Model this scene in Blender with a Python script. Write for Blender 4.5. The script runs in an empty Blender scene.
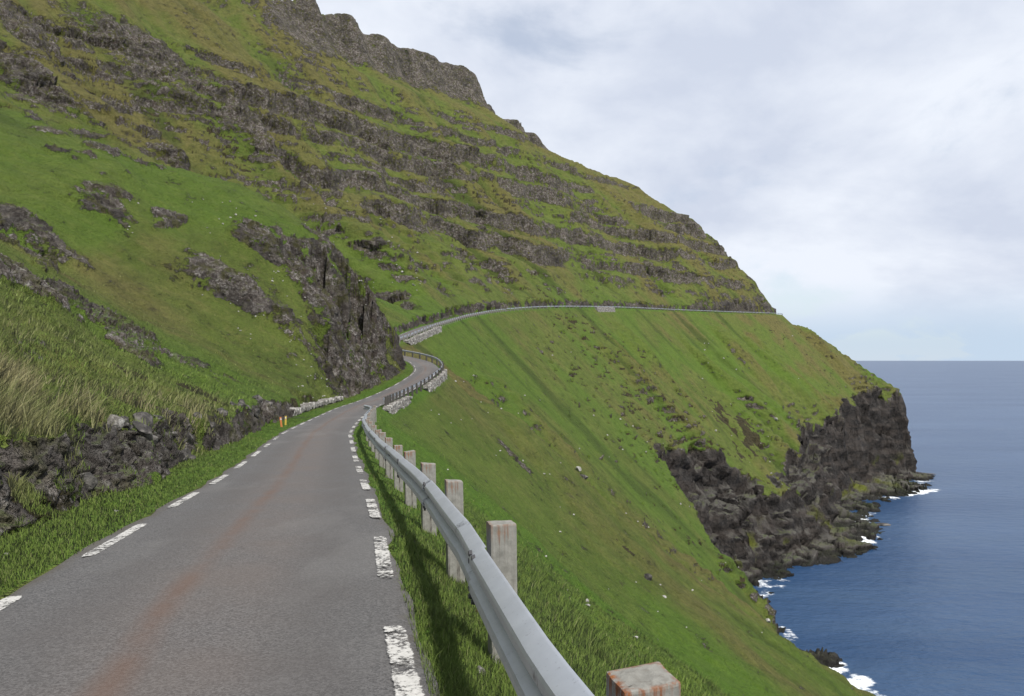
import bpy, bmesh, math, random, time
import numpy as np
from mathutils import Vector, Matrix

T0 = time.time()
rng = np.random.default_rng(7)
random.seed(7)
SEA = 75.0            # height of the eye above the sea; all layout below is relative to the eye
F = 796.0             # focal length in picture widths of 1024
COL = bpy.context.scene.collection

# ------------------------------------------------------------------ noise
def _h(ix, iy, iz, seed):
    n = (ix.astype(np.uint32) * np.uint32(374761393) + iy.astype(np.uint32) * np.uint32(668265263)
         + iz.astype(np.uint32) * np.uint32(2147483647 - 58) + np.uint32(seed * 144269 + 12345))
    n = (n ^ (n >> np.uint32(13))) * np.uint32(1274126177)
    n = (n ^ (n >> np.uint32(15))) * np.uint32(2246822519)
    n = n ^ (n >> np.uint32(16))
    return (n & np.uint32(0xFFFFFF)).astype(np.float32) / np.float32(0xFFFFFF)

def vnoise(x, y, z=None, seed=0):
    x = np.asarray(x, np.float32); y = np.asarray(y, np.float32)
    if z is None: z = np.zeros_like(x)
    z = np.asarray(z, np.float32)
    xi = np.floor(x); yi = np.floor(y); zi = np.floor(z)
    fx = x - xi; fy = y - yi; fz = z - zi
    fx = fx * fx * fx * (fx * (fx * 6 - 15) + 10); fy = fy * fy * fy * (fy * (fy * 6 - 15) + 10)
    fz = fz * fz * fz * (fz * (fz * 6 - 15) + 10)
    xi = xi.astype(np.int64); yi = yi.astype(np.int64); zi = zi.astype(np.int64)
    def c(a, b, d): return _h(xi + a, yi + b, zi + d, seed)
    def lay(d):
        a = c(0, 0, d) * (1 - fx) + c(1, 0, d) * fx
        b = c(0, 1, d) * (1 - fx) + c(1, 1, d) * fx
        return a * (1 - fy) + b * fy
    if not z.any(): return lay(0) * 2 - 1
    return (lay(0) * (1 - fz) + lay(1) * fz) * 2 - 1

def fbm(x, y, z=None, o=4, seed=0, g=0.5):
    s = 0; a = 1.0; t = 0; f = 1.0
    for i in range(o):
        s = s + a * vnoise(x * f + 17.3 * i, y * f - 9.1 * i, None if z is None else z * f + 3.7 * i, seed + i)
        t += a; a *= g; f *= 2.03
    return s / t * 1.6

def cells(x, y, z, seed=0):
    """nearest and second nearest feature distance and a random value of the nearest cell"""
    xi = np.floor(x).astype(np.int64); yi = np.floor(y).astype(np.int64); zi = np.floor(z).astype(np.int64)
    f1 = np.full(x.shape, 9.0, np.float32); f2 = f1.copy(); val = np.zeros(x.shape, np.float32); tl = np.zeros(x.shape, np.float32)
    for a in (-1, 0, 1):
        for b in (-1, 0, 1):
            for c in (-1, 0, 1):
                X = xi + a; Y = yi + b; Z = zi + c
                ex, ey, ez = X + _h(X, Y, Z, seed) - x, Y + _h(X, Y, Z, seed + 1) - y, Z + _h(X, Y, Z, seed + 2) - z
                d = np.sqrt(ex ** 2 + ey ** 2 + ez ** 2).astype(np.float32)
                n1 = d < f1
                f2 = np.where(n1, f1, np.minimum(f2, d)); val = np.where(n1, _h(X, Y, Z, seed + 3), val)
                tl = np.where(n1, ex * (_h(X, Y, Z, seed + 4) - .5) + ey * (_h(X, Y, Z, seed + 5) - .5) + ez * (_h(X, Y, Z, seed + 6) - .2), tl); f1 = np.where(n1, d, f1)
    return f1, f2, val, tl

def sst(a, b, x):
    t = np.clip((x - a) / (b - a), 0, 1); return t * t * (3 - 2 * t)

# ------------------------------------------------------------------ the road line
def px(d, u, v): return ((u - 512) / F * d, d, (360 - v) / F * d)
ROADC = [(28, -160, 4.5), (14, -90, 2.2), (5.8, -45, 0.45), (2.2, -20, -0.62), (0.1, -6, -1.2),
         (-1.05, 0, -1.46), (-2.2, 5.5, -1.72), (-2.73, 8.3, -1.86), (-3.54, 12.1, -2.08), (-4.35, 15.8, -2.32), (-5.22, 19.7, -2.52),
         (-6.5, 25.6, -2.75), (-8.04, 33, -3.0), (-10.3, 48, -3.4), (-11.6, 60, -3.55), px(70, 377, 400), px(80, 402, 388.5),
         px(88, 419, 378), px(94.5, 427, 370), px(101, 421, 362.5), px(106, 405, 357.5), (-18.2, 111, 1.0), (-22, 117.5, 1.7), (-23.2, 126, 2.5),
         px(135, 383, 343), px(145, 399, 338), px(165, 424, 328), px(185, 441, 323), px(210, 462, 317), px(250, 500, 311), px(300, 550, 308),
         px(370, 620, 308.5), px(430, 680, 311), px(480, 735, 313), px(510, 768, 314), (178, 530, 30), (182, 556, 30.5), (174, 600, 31.5), (150, 655, 33), (110, 720, 35)]
RC = np.array(ROADC, float)
def spline(P, step):
    out = []
    n = len(P)
    for i in range(n - 1):
        p0 = P[max(i - 1, 0)]; p1 = P[i]; p2 = P[i + 1]; p3 = P[min(i + 2, n - 1)]
        l = np.linalg.norm(p2 - p1); k = max(2, int(l / step))
        l0 = max(np.linalg.norm(p1 - p0), 1e-3); l2 = max(np.linalg.norm(p3 - p2), 1e-3)
        m1 = (p2 - p0) / (l0 + l) * l if i > 0 else p2 - p1
        m2 = (p3 - p1) / (l2 + l) * l if i < n - 2 else p2 - p1
        for t in np.linspace(0, 1, k, endpoint=False):
            out.append((2 * t**3 - 3 * t**2 + 1) * p1 + (t**3 - 2 * t**2 + t) * m1 + (-2 * t**3 + 3 * t**2) * p2 + (t**3 - t**2) * m2)
    out.append(P[-1]); return np.array(out)
def resample(P, step):
    s = np.r_[0, np.cumsum(np.linalg.norm(np.diff(P[:, :2], axis=0), axis=1))]
    q = np.arange(0, s[-1], step)
    return np.stack([np.interp(q, s, P[:, k]) for k in range(3)], 1), q
RP, RS = resample(spline(RC, 0.25), 0.5)
for _ in range(6):
    RP[1:-1] = (RP[:-2] + 2 * RP[1:-1] + RP[2:]) / 4
RT = np.gradient(RP[:, :2], axis=0); RT /= np.linalg.norm(RT, axis=1)[:, None]
RN = np.stack([RT[:, 1], -RT[:, 0]], 1)          # to the right = downhill = seaward
S0 = RS[np.argmin(np.abs(RP[:, 1]) + np.abs(RP[:, 0]) * .1)]
HWR = 1.45
HW = 1.56                                        # half width of the asphalt
def road_at(s):
    return (np.stack([np.interp(s, RS, RP[:, k]) for k in range(3)], -1),
            np.stack([np.interp(s, RS, RN[:, k]) for k in range(2)], -1))
def s_at_y(y, lo=0):
    i = np.argmin(np.abs(RP[:, 1] - y) + (RS < lo) * 1e6); return RS[i]

# ------------------------------------------------------------------ smooth shape of the hill: thin plate through surveyed points
ctl = []
for s in np.arange(0, RS[-1], 9.0):
    p, n = road_at(s); ctl.append(tuple(p))
for s in np.arange(S0 - 30, S0 + 66, 6.0):       # close to the viewer: bank on the left, slope on the right
    p, n = road_at(s)
    for o, h in ((-3.4, 1.15), (-4.4, 1.75), (-8, 3.6), (2.0, -.30), (3.6, -1.45), (7, -4.2)):
        ctl.append((p[0] + n[0] * o, p[1] + n[1] * o, p[2] + h))
for s in np.arange(s_at_y(462, S0 + 250), s_at_y(512, S0 + 250), 8.0):
    p, n = road_at(s); ctl.append((p[0] - n[0] * 6, p[1] - n[1] * 6, p[2] + 9.5))
for y, row in {
    -150: ((45, -12), (100, -70), (-20, 26), (-90, 66), (-200, 125)),
    -60: ((22, -12), (42, -31), (64, -53), (90, -76), (-12, 11), (-45, 28), (-100, 60), (-190, 120)),
    0: ((12, -9.5), (22, -18.5), (40, -36.5), (60, -57), (82, -80), (-14, 4.2), (-25, 10.2), (-50, 24.5), (-95, 50), (-150, 88), (-220, 135)),
    30: ((8, -13), (22, -26), (45, -47), (62, -62), (80, -79), (-20, 4.5), (-40, 15.5), (-80, 38)),
    60: ((0, -11.8), (10, -20.5), (28, -32.5), (45, -47), (62, -61.5), (86, -80), (-22, 1.6), (-30, 6.5), (-55, 20.5), (-90, 41), (-140, 72), (-200, 115)),
    100: ((2, -8.5), (14, -20.5), (32, -34.5), (56, -53), (82, -77), (-32, 18.0), (-60, 30), (-100, 53), (-150, 84)),
    140: ((-8, -3.2), (6, -16), (28, -33.5), (58, -55), (80, -76)),
    180: ((-2, -5), (20, -26), (45, -49), (61, -62), (80, -78)),
    230: ((10, -6), (35, -30), (55, -49)),
    300: ((35, 1), (60, -22), (80, -39)),
    370: ((80, 0), (110, -19), (135, -35)),
    400: ((120, -12), (150, -38)),
    430: ((115, 10), (150, -15)),
    480: ((165, 5), (200, -20)),
    520: ((205, 7), (235, -12), (258, -27)),
    575: ((215, 5), (245, -20)),
}.items():
    for x, z in row: ctl.append((x, y, z))
ctl += [px(85, 371, 290), px(90, 330, 250), px(100, 290, 226), px(130, 200, 191), px(160, 100, 131), px(190, 0, 58),
        (-40, 128, 14), (-42, 160, 17), (-62, 165, 29), (-75, 200, 44), (-52, 240, 44), (-30, 215, 25), (-40, 190, 22),
        (-18, 322, 52), (52, 425, 55), (-85, 230, 57), (-30, 270, 40),
        (-49, 346, 87), (53, 480, 87), (-100, 262, 86), (5, 519, 150), (-59, 419, 150), (-87, 379, 150), (-134, 331, 152), (-40, 470, 178),
        (-160, 290, 150), (-200, 230, 150), (-180, 380, 195), (-100, 450, 192), (-30, 560, 190),
        (62, 560, 130), (104, 560, 105), (144, 550, 73), (158, 530, 50), (166, 517, 36), (100, 490, 70), (128, 508, 58),
        (100, 620, 118), (165, 605, 55), (150, 640, 45), (60, 680, 110), (-60, 700, 180), (-300, 300, 235), (-300, 100, 190), (-300, -100, 170), (-300, 600, 250),
        (120, 760, 20), (200, 650, -10), (0, 900, 60), (-200, 900, 160)]
CT = np.array(ctl, float); SC = 100.0
def tps(r2): return np.where(r2 > 1e-12, r2 * np.log(np.maximum(r2, 1e-12)), 0)
A = CT[:, :2] / SC; n = len(A)
K = tps(((A[:, None] - A[None]) ** 2).sum(-1)) + np.eye(n) * 2e-4
P_ = np.c_[np.ones(n), A]
M_ = np.block([[K, P_], [P_.T, np.zeros((3, 3))]])
W_ = np.linalg.solve(M_, np.r_[CT[:, 2], 0, 0, 0])
GX0, GX1, GY0, GY1, GS = -420.0, 420.0, -220.0, 960.0, 2.0
gx = np.arange(GX0, GX1 + .1, GS); gy = np.arange(GY0, GY1 + .1, GS)
GXX, GYY = np.meshgrid(gx, gy)
def tps_eval(X, Y):
    q = np.c_[X.ravel(), Y.ravel()] / SC; out = np.empty(len(q))
    for i in range(0, len(q), 20000):
        b = q[i:i + 20000]
        out[i:i + 20000] = tps(((b[:, None] - A[None]) ** 2).sum(-1)) @ W_[:n] + W_[n] + b @ W_[n + 1:]
    return out.reshape(X.shape)
ZG = tps_eval(GXX, GYY)
# finer sheet close to the viewer
NS = 0.5
nx = np.arange(-60, 40.1, NS); ny = np.arange(-30, 130.1, NS)
NXX, NYY = np.meshgrid(nx, ny); ZN = tps_eval(NXX, NYY)
def bil(G, x, y, x0=GX0, y0=GY0, st=GS):
    fx = np.clip((x - x0) / st, 0, G.shape[1] - 1.001); fy = np.clip((y - y0) / st, 0, G.shape[0] - 1.001)
    ix = fx.astype(np.int64); iy = fy.astype(np.int64); fx = fx - ix; fy = fy - iy
    return (G[iy, ix] * (1 - fx) + G[iy, ix + 1] * fx) * (1 - fy) + (G[iy + 1, ix] * (1 - fx) + G[iy + 1, ix + 1] * fx) * fy
print('tps', len(CT), time.time() - T0)

# downslope streaks: noise smeared along the fall line
gzy, gzx = np.gradient(ZG, GS); gm = np.hypot(gzx, gzy) + 1e-6
DX, DY = gzx / gm, gzy / gm
def smear(seed, blur, steps, st):
    w = np.random.default_rng(seed).standard_normal(ZG.shape)
    for _ in range(blur):
        w = (np.roll(w, 1, 0) + np.roll(w, -1, 0) + 2 * w) / 4; w = (np.roll(w, 1, 1) + np.roll(w, -1, 1) + 2 * w) / 4
    acc = w.copy()
    for sg in (1, -1):
        x = GXX.copy(); y = GYY.copy()
        for k in range(steps):
            dx = bil(DX, x, y); dy = bil(DY, x, y); x = x + sg * dx * st; y = y + sg * dy * st; acc += bil(w, x, y)
    return acc / acc.std()
LIC1 = smear(3, 1, 14, 2.0); LIC2 = smear(5, 8, 22, 2.5)
LIC3 = smear(9, 40, 30, 3.0)
print('lic', time.time() - T0)

# ------------------------------------------------------------------ coast
SHORE = np.array([(100, -400), (92, -100), (90, 60), (86, 150), (82, 184), (75, 215), (75, 240), (84, 265), (97, 278), (117, 294), (145, 323), (160, 349), (166, 373), (186, 408), (208, 430),
                  (232, 450), (246, 460), (242, 472), (252, 486), (262, 500), (272, 526), (270, 560), (246, 622), (195, 700), (130, 800), (0, 930), (-600, 1100)], float)
CLIFF = np.array([(96, -400), (84, -100), (78, 60), (72, 182), (58, 216), (60, 246), (75, 268), (92, 286), (110, 303), (134, 333), (147, 360), (155, 386), (176, 418), (196, 452),
                  (221, 482), (244, 500), (260, 511), (267, 528), (264, 562), (240, 616), (186, 692), (122, 790), (-6, 920), (-600, 1080)], float)
def sdist(PL):
    """positive inland (left of the polyline as walked)"""
    X = GXX.ravel(); Y = GYY.ravel(); best = np.full(X.shape, 1e9); sg = np.ones(X.shape)
    for (ax, ay), (bx, by) in zip(PL[:-1], PL[1:]):
        dx, dy = bx - ax, by - ay; L2 = dx * dx + dy * dy
        t = np.clip(((X - ax) * dx + (Y - ay) * dy) / L2, 0, 1)
        d = np.hypot(X - ax - t * dx, Y - ay - t * dy)
        c = dx * (Y - ay) - dy * (X - ax)
        b = d < best - 1e-9; best[b] = d[b]
        sg[b] = np.sign(c[b])
    # inside test by polygon closed far to the west
    poly = np.r_[PL, [(-2000, PL[-1][1]), (-2000, PL[0][1])]]
    ins = np.zeros(X.shape, bool); j = len(poly) - 1
    for i in range(len(poly)):
        xi, yi = poly[i]; xj, yj = poly[j]
        if yi != yj: ins ^= ((yi > Y) != (yj > Y)) & (X < (xj - xi) * (Y - yi) / (yj - yi) + xi)
        j = i
    return np.where(ins, best, -best).reshape(GXX.shape)
DSH = sdist(SHORE); DCL = sdist(CLIFF)

# ------------------------------------------------------------------ nearest road point
RGS = 1.0
rx = np.arange(-70, 230, RGS); ry = np.arange(-160, 720, RGS)
RI = np.zeros((len(ry), len(rx)), np.int32); Rsub = RP[::4, :2]
RXX, RYY = np.meshgrid(rx, ry)
for i in range(0, len(ry), 20):
    a = RXX[i:i + 20].ravel(); b = RYY[i:i + 20].ravel()
    RI[i:i + 20] = (np.argmin((a[:, None] - Rsub[None, :, 0]) ** 2 + (b[:, None] - Rsub[None, :, 1]) ** 2, 1) * 4).reshape(-1, len(rx))
def road_uv(x, y):
    """arc length, signed offset (+ seaward), road height"""
    ix = np.clip(((x + 70) / RGS + .5).astype(np.int64), 0, len(rx) - 1); iy = np.clip(((y + 160) / RGS + .5).astype(np.int64), 0, len(ry) - 1)
    k = RI[iy, ix]
    bd = np.full(x.shape, 1e18); bk = k.copy()
    for o in (-4, -3, -2, -1, 0, 1, 2, 3, 4):
        kk = np.clip(k + o, 0, len(RP) - 1); d = (x - RP[kk, 0]) ** 2 + (y - RP[kk, 1]) ** 2
        b = d < bd; bd[b] = d[b]; bk[b] = kk[b]
    al = (x - RP[bk, 0]) * RT[bk, 0] + (y - RP[bk, 1]) * RT[bk, 1]
    al = np.clip(al, -.5, .5)
    s = np.clip(RS[bk] + al, 0, RS[-1])
    cx = np.interp(s, RS, RP[:, 0]); cy = np.interp(s, RS, RP[:, 1]); cz = np.interp(s, RS, RP[:, 2])
    nxn = np.interp(s, RS, RN[:, 0]); nyn = np.interp(s, RS, RN[:, 1])
    off = (x - cx) * nxn + (y - cy) * nyn
    d = np.hypot(x - cx, y - cy)
    return s - S0, np.where(off >= 0, 1, -1) * d, cz
print('grids', time.time() - T0)

def zsmooth(x, y):
    z = bil(ZG, x, y)
    w = sst(-58, -50, x) * sst(38, 30, x) * sst(-28, -20, y) * sst(128, 118, y)
    return z * (1 - w) + bil(ZN, x, y, -60, -30, NS) * w

# rock bands (height above the eye, jump, sharpness, reach, break-up)
BANDS = [(167, 28, 3.0, 32, .0, 31), (126, 4, .5, 7, .40, 32), (112, 5, .5, 7, .22, 38), (98, 9, .7, 8, .0, 33), (85, 7.5, .5, 7, .02, 34), (74, 6, .5, 6, .12, 39),
         (62, 6.5, .5, 7, .10, 35), (48, 7.5, .6, 8, .05, 36), (36, 4.5, .5, 6, .25, 37)]
def height(x, y):
    """height and masks of the terrain; masks: rock, dark rock, dirt"""
    zs = zsmooth(x, y)
    s, off, zr = road_uv(x, y); ao = np.abs(off)
    away = 1 - np.exp(-(np.maximum(ao - 2.5, 0) / 10) ** 2)
    far = sst(60, 200, np.hypot(x, y))
    l1 = bil(LIC1, x, y); l2 = bil(LIC2, x, y)
    z = zs + away * (bil(LIC3, x, y) * 2.3 * far + l2 * (.35 + 1.9 * far) + l1 * (.10 + .95 * far) + fbm(x / 9, y / 9, o=3, seed=12) * .55 * far + fbm(x / 38, y / 38, o=4, seed=11) * 1.3)
    z = z + (1 - np.exp(-(np.maximum(ao - 1.9, 0) / 2.5) ** 2)) * (fbm(x / 5.5, y / 5.5, o=3, seed=21) * .34 + np.abs(fbm(x / 1.5, y / 1.5, o=3, seed=25)) * .22)
    tm = sst(-.3, .3, fbm(x / 40, y / 40, o=3, seed=14)) * far * away; P2 = 3.2; hq = z + fbm(x / 12, y / 12, o=3, seed=15) * 1.2
    z = z - tm * .97 * P2 / 6.283 * np.sin(6.283 * hq / P2)
    rock = np.zeros_like(z); hill = sst(6, 20, -off) * sst(120, 230, y + np.maximum(0, -x - 80) * .5 )
    # the spur keeps its own smaller outcrops
    hh = z + fbm(x / 42, y / 42, o=4, seed=41) * 4.2 + l2 * 1.0 + l1 * .4
    for z0, Aj, w, Pp, br, sd in BANDS:
        m = sst(br - .17, br + .40, fbm(x / 60, y / 60, hh / 14, o=4, seed=sd) + .35) * hill * (.35 + .65 * sst(-120, -70, x + .2 * (y - 250)))
        if z0 > 160: m = hill * (.15 + .85 * sst(-112, -92, x))
        q = (hh - z0) if z0 < 160 else z + fbm(x / 60, y / 60, o=2, seed=45) * .8 - z0
        rmp = np.clip(q / (2 * Pp) + .5, 0, 1)
        z = z + m * Aj * (1 / (1 + np.exp(-np.clip(q / w, -30, 30))) - rmp)
        rock = np.maximum(rock, m * np.exp(-(np.maximum(np.abs(q) - w * 1.2, 0) / (w * 1.4 + .09 * Aj)) ** 2))
    # plateau
    cap = 181 + .05 * np.maximum(np.hypot(x + 60, y - 420) - 50, 0) * (y < 420) - .11 * np.clip(y - 405, 0, 140) + fbm(x / 80, y / 80, o=2, seed=51) * .8
    z = np.where(z > cap - 6, cap - 6 + 6 * np.tanh((z - cap + 6) / 6.0), z)
    # small ragged outcrops breaking the turf above the road
    upm = sst(4, 9, -off) * sst(12, 30, np.hypot(x, y)) * (z < 105)
    oc = sst(.56, .70, fbm(x / 10, y / 10, z / 3.2, o=4, seed=43) + .35 * fbm(x / 45, y / 45, o=2, seed=44)) * upm
    z = z + oc * .45; rock = np.maximum(rock, oc * .95)
    # manual outcrops
    for (ox, oy, ra, rb, ang, bulge, sd) in OUTC:
        dx = x - ox; dy = y - oy; ca, sa = math.cos(ang), math.sin(ang)
        q = np.sqrt(((dx * ca + dy * sa) / ra) ** 2 + ((-dx * sa + dy * ca) / rb) ** 2)
        near = q < 2.2
        if not near.any(): continue
        nn = fbm(x[near] / (ra * .7), y[near] / (ra * .7), o=4, seed=sd)
        m = sst(1.35, .25, q[near] + nn * .55)
        z[near] += m * bulge * (1 + .5 * nn); rock[near] = np.maximum(rock[near], m)
    # road bench: cut on the hill side, fill on the sea side
    vl = np.interp(s, [-50, 0, 25, 45, 60, 80, 104, 120, 700], [1.4, 1.15, 1.1, 1.0, 1.5, 1.5, 1.0, .6, .6]) + fbm(x / 3, y / 3, o=3, seed=61) * .35
    e = ao - np.where(off < 0, HW, HWR)
    stp = 1.7 + 1.6 * sst(-.2, .3, fbm(x / 2.2, y / 2.2, o=3, seed=62)) + .6 * sst(80, 130, s)
    cut = zr - .02 + .06 * np.maximum(e, 0) + stp * np.maximum(e - vl, 0)
    fl = zr - .04 - .5 * np.minimum(np.maximum(e, 0), .75) - 1.0 * np.maximum(e - .75, 0)
    up = off < 0
    zc = np.where(up, np.minimum(z, cut), np.maximum(z, fl))
    inroad = sst(.9, -.1, e)
    w = np.where(up, sst(vl + .1, vl - .3, e), sst(1.15, .65, e))
    zc = zc * (1 - w) + (zr - .03 - .07 * np.maximum(e, 0) * np.where(up, -.6, 7)) * w
    zc = zc + w * sst(.0, .25, e) * (fbm(x / .5, y / .5, o=2, seed=63) * .025 + .03)
    cutm = up * (z > cut + .02) * sst(np.interp(s, [75, 88], [2.2, 6.0]), np.interp(s, [75, 88], [1.1, 2.2]), e) * (e > vl)
    rk2 = cutm * sst(-.25, .25, fbm(x / 2.5, y / 2.5, zc / 1.5, o=3, seed=64) + .02 + .20 * sst(90, 110, s))
    z = zc - .22 * sst(-.12, -.35, e)
    dark = rk2 * np.clip(.15 + .75 * sst(88, 100, s) + fbm(x / 6, y / 6, zc / 4, o=2, seed=65), .1, 1); rock = np.maximum(rock * (1 - w), rk2)
    sc_ = fbm(x / 4.5, y / 4.5, zc / .7, o=3, seed=66) * .75 + .30 * fbm(x / 50, y / 50, o=2, seed=67)
    scar = sst(.62, .68, sc_) * sst(90, 170, np.hypot(x, y)) * sst(40, 90, np.hypot(x, y)) * (e > 2) * sst(140, 90, z) * (z > -60)
    z = z - scar * .55; soil = np.maximum(scar, cutm * (1 - .6 * rk2) * sst(-.1, .4, fbm(x / 1.2, y / 1.2, zc / .8, o=3, seed=69)) * (s < 80))
    for (ox, oy, r1, r2_) in SOILS:
        dx = x - ox; dy = y - oy; dd_ = math.hypot(ox, oy); ca, sa = ox / dd_, oy / dd_
        q = np.sqrt(((dx * sa - dy * ca) / r1) ** 2 + ((dx * ca + dy * sa) / r2_) ** 2)
        nr_ = q < 2
        if nr_.any(): soil[nr_] = np.maximum(soil[nr_], sst(1.1, .6, q[nr_] + 1.1 * fbm(x[nr_] / r1 * 1.6, y[nr_] / r1 * 1.6, o=4, seed=68)))
    # sea cliffs
    ds = bil(DSH, x, y) + fbm(x / 14, y / 14, o=4, seed=71) * 4.0
    dc = bil(DCL, x, y) + fbm(x / 16, y / 16, o=4, seed=72) * 2.4 + fbm(x / 4, y / 4, o=2, seed=73) * .8
    shelf = -SEA + np.where(ds > 0, np.minimum(ds * .22, 3.0 + .06 * ds) + fbm(x / 5, y / 5, o=3, seed=74) * .8 * sst(0, 6, ds), ds * .6)
    bench = sst(450, 400, y) * sst(225, 255, y)
    t = np.maximum(dc, 0)
    wob = fbm(x / 20, y / 20, o=3, seed=75)
    b1 = 6.5 + wob * 2
    cl_b = np.where(t < b1, t * 3.2, np.where(t < b1 + 6, b1 * 3.2 + (t - b1) * .4, b1 * 3.2 + 2.4 + (t - b1 - 6) * 5.0))
    cl_s = t * (7.0 + 2 * wob)
    cap2 = shelf + np.where(dc > 0, cl_b * bench + cl_s * (1 - bench), 0)
    pl = 8.5 + 2 * wob; hl = cap2 + SEA + fbm(x / 18, y / 18, o=2, seed=77) * 2.0
    cap2 = np.where(dc > 0, cap2 - .92 * pl / 6.283 * np.sin(6.283 * hl / pl) * sst(0, 2.5, dc), cap2)
    under = z > cap2 + .05
    z = np.minimum(z, cap2)
    rk3 = under * sst(-4, 0, ds + 6) * 1.0
    cap_n = sst(150, 215, y)
    # close to the water on the near shore there is bare rock only low down
    rk3 = np.maximum(rk3, sst(-67, -71, z) * (ds > -8))
    rock = np.maximum(rock, rk3); dark = np.maximum(dark, rk3)
    inroadm = sst(.08, -.05, e)
    rock = rock * (1 - inroadm)
    return z, rock, dark, s, off, e, ds, l1, l2, soil

OUTC = []; SOILS = []
# ray march to find where a sight line meets the smooth hill
def hit(u, v, dmin=4, dmax=900):
    d = np.geomspace(dmin, dmax, 6000); x = (u - 512) / F * d; zt = (360 - v) / F * d
    z = height(x, d)[0]; k = np.argmax(z >= zt)
    return float(x[k]), float(d[k]), float(z[k])
# where bare rock breaks the turf: (picture place, length across, depth, bulge)
for (u, v, wpx, hpx, bul, dmin, sd) in [
        (378, 326, 14, 20, .8, 70, 1), (338, 345, 18, 18, .8, 60, 2), (322, 300, 22, 14, .6, 40, 3), (216, 284, 34, 13, 1.3, 30, 4), (262, 312, 34, 12, 1.1, 30, 5), (290, 328, 16, 9, .8, 30, 19),
        (262, 246, 40, 10, 1.0, 40, 6), (300, 268, 30, 9, .7, 40, 20), (340, 290, 26, 10, .7, 50, 21), (34, 240, 34, 22, 1.4, 20, 7), (98, 206, 30, 12, .7, 30, 8), (22, 30, 34, 34, 3, 80, 9), (18, 82, 34, 18, 2, 80, 10), (48, 102, 36, 18, 1.6, 60, 11), (140, 165, 20, 7, .6, 60, 22), (165, 150, 24, 8, .6, 60, 23),
        (345, 395, 40, 8, .7, 40, 12), (150, 60, 60, 22, 4, 100, 15), (240, 120, 50, 18, 3, 100, 16), (300, 40, 30, 24, 5, 150, 17), (520, 462, 16, 8, .5, 60, 18)]:
    x, y, z = hit(u, v, dmin)
    d = y
    OUTC.append((x, y, max(wpx / F * d * 1.15, .5), max(hpx / F * d * 1.7, .5), math.atan2(y, x) - math.pi / 2, bul, 80 + sd))
    print('outcrop', u, v, [round(k, 1) for k in (x, y, z)])
for (u, v, wpx, hpx, dmin) in [(746, 434, 11, 19, 200), (720, 415, 9, 10, 200), (630, 552, 8, 2.0, 30), (690, 540, 5, 2.0, 40), (205, 395, 26, 12, 10), (150, 405, 14, 8, 8), (130, 372, 14, 6, 8), (650, 520, 5, 2, 60)]:
    x, y, z = hit(u, v, dmin); SOILS.append((x, y, max(wpx / F * y, .3), max(hpx / F * y * 1.8, .3)))
print('outc', time.time() - T0)

# ------------------------------------------------------------------ mesh helpers
def mesh_np(name, V, faces, mat, smooth=True, attrs=None, parent=None):
    me = bpy.data.meshes.new(name)
    V = np.asarray(V, np.float32); faces = np.asarray(faces, np.int32); nf, k = faces.shape
    me.vertices.add(len(V)); me.vertices.foreach_set('co', V.ravel())
    me.loops.add(nf * k); me.loops.foreach_set('vertex_index', faces.ravel())
    me.polygons.add(nf); me.polygons.foreach_set('loop_start', np.arange(0, nf * k, k, dtype=np.int32)); me.polygons.foreach_set('loop_total', np.full(nf, k, np.int32))
    me.update(calc_edges=True)
    me.polygons.foreach_set('use_smooth', np.full(nf, smooth))
    for an, dat in (attrs or {}).items():
        dat = np.asarray(dat, np.float32)
        if dat.ndim == 2:
            a = me.attributes.new(an, 'FLOAT_COLOR', 'POINT'); a.data.foreach_set('color', dat.ravel())
        else:
            a = me.attributes.new(an, 'FLOAT', 'POINT'); a.data.foreach_set('value', dat)
    me.materials.append(mat)
    o = bpy.data.objects.new(name, me); COL.objects.link(o)
    if parent: o.parent = parent
    return o
def up(p): p = np.array(p, float); p[..., 2] += SEA; return p
def empty(name, loc):
    o = bpy.data.objects.new(name, None); o.empty_display_size = .3; COL.objects.link(o); o.location = loc; return o
def tag(o, label=None, cat=None, group=None, kind=None):
    if label: o['label'] = label
    if cat: o['category'] = cat
    if group: o['group'] = group
    if kind: o['kind'] = kind
    return o

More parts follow.
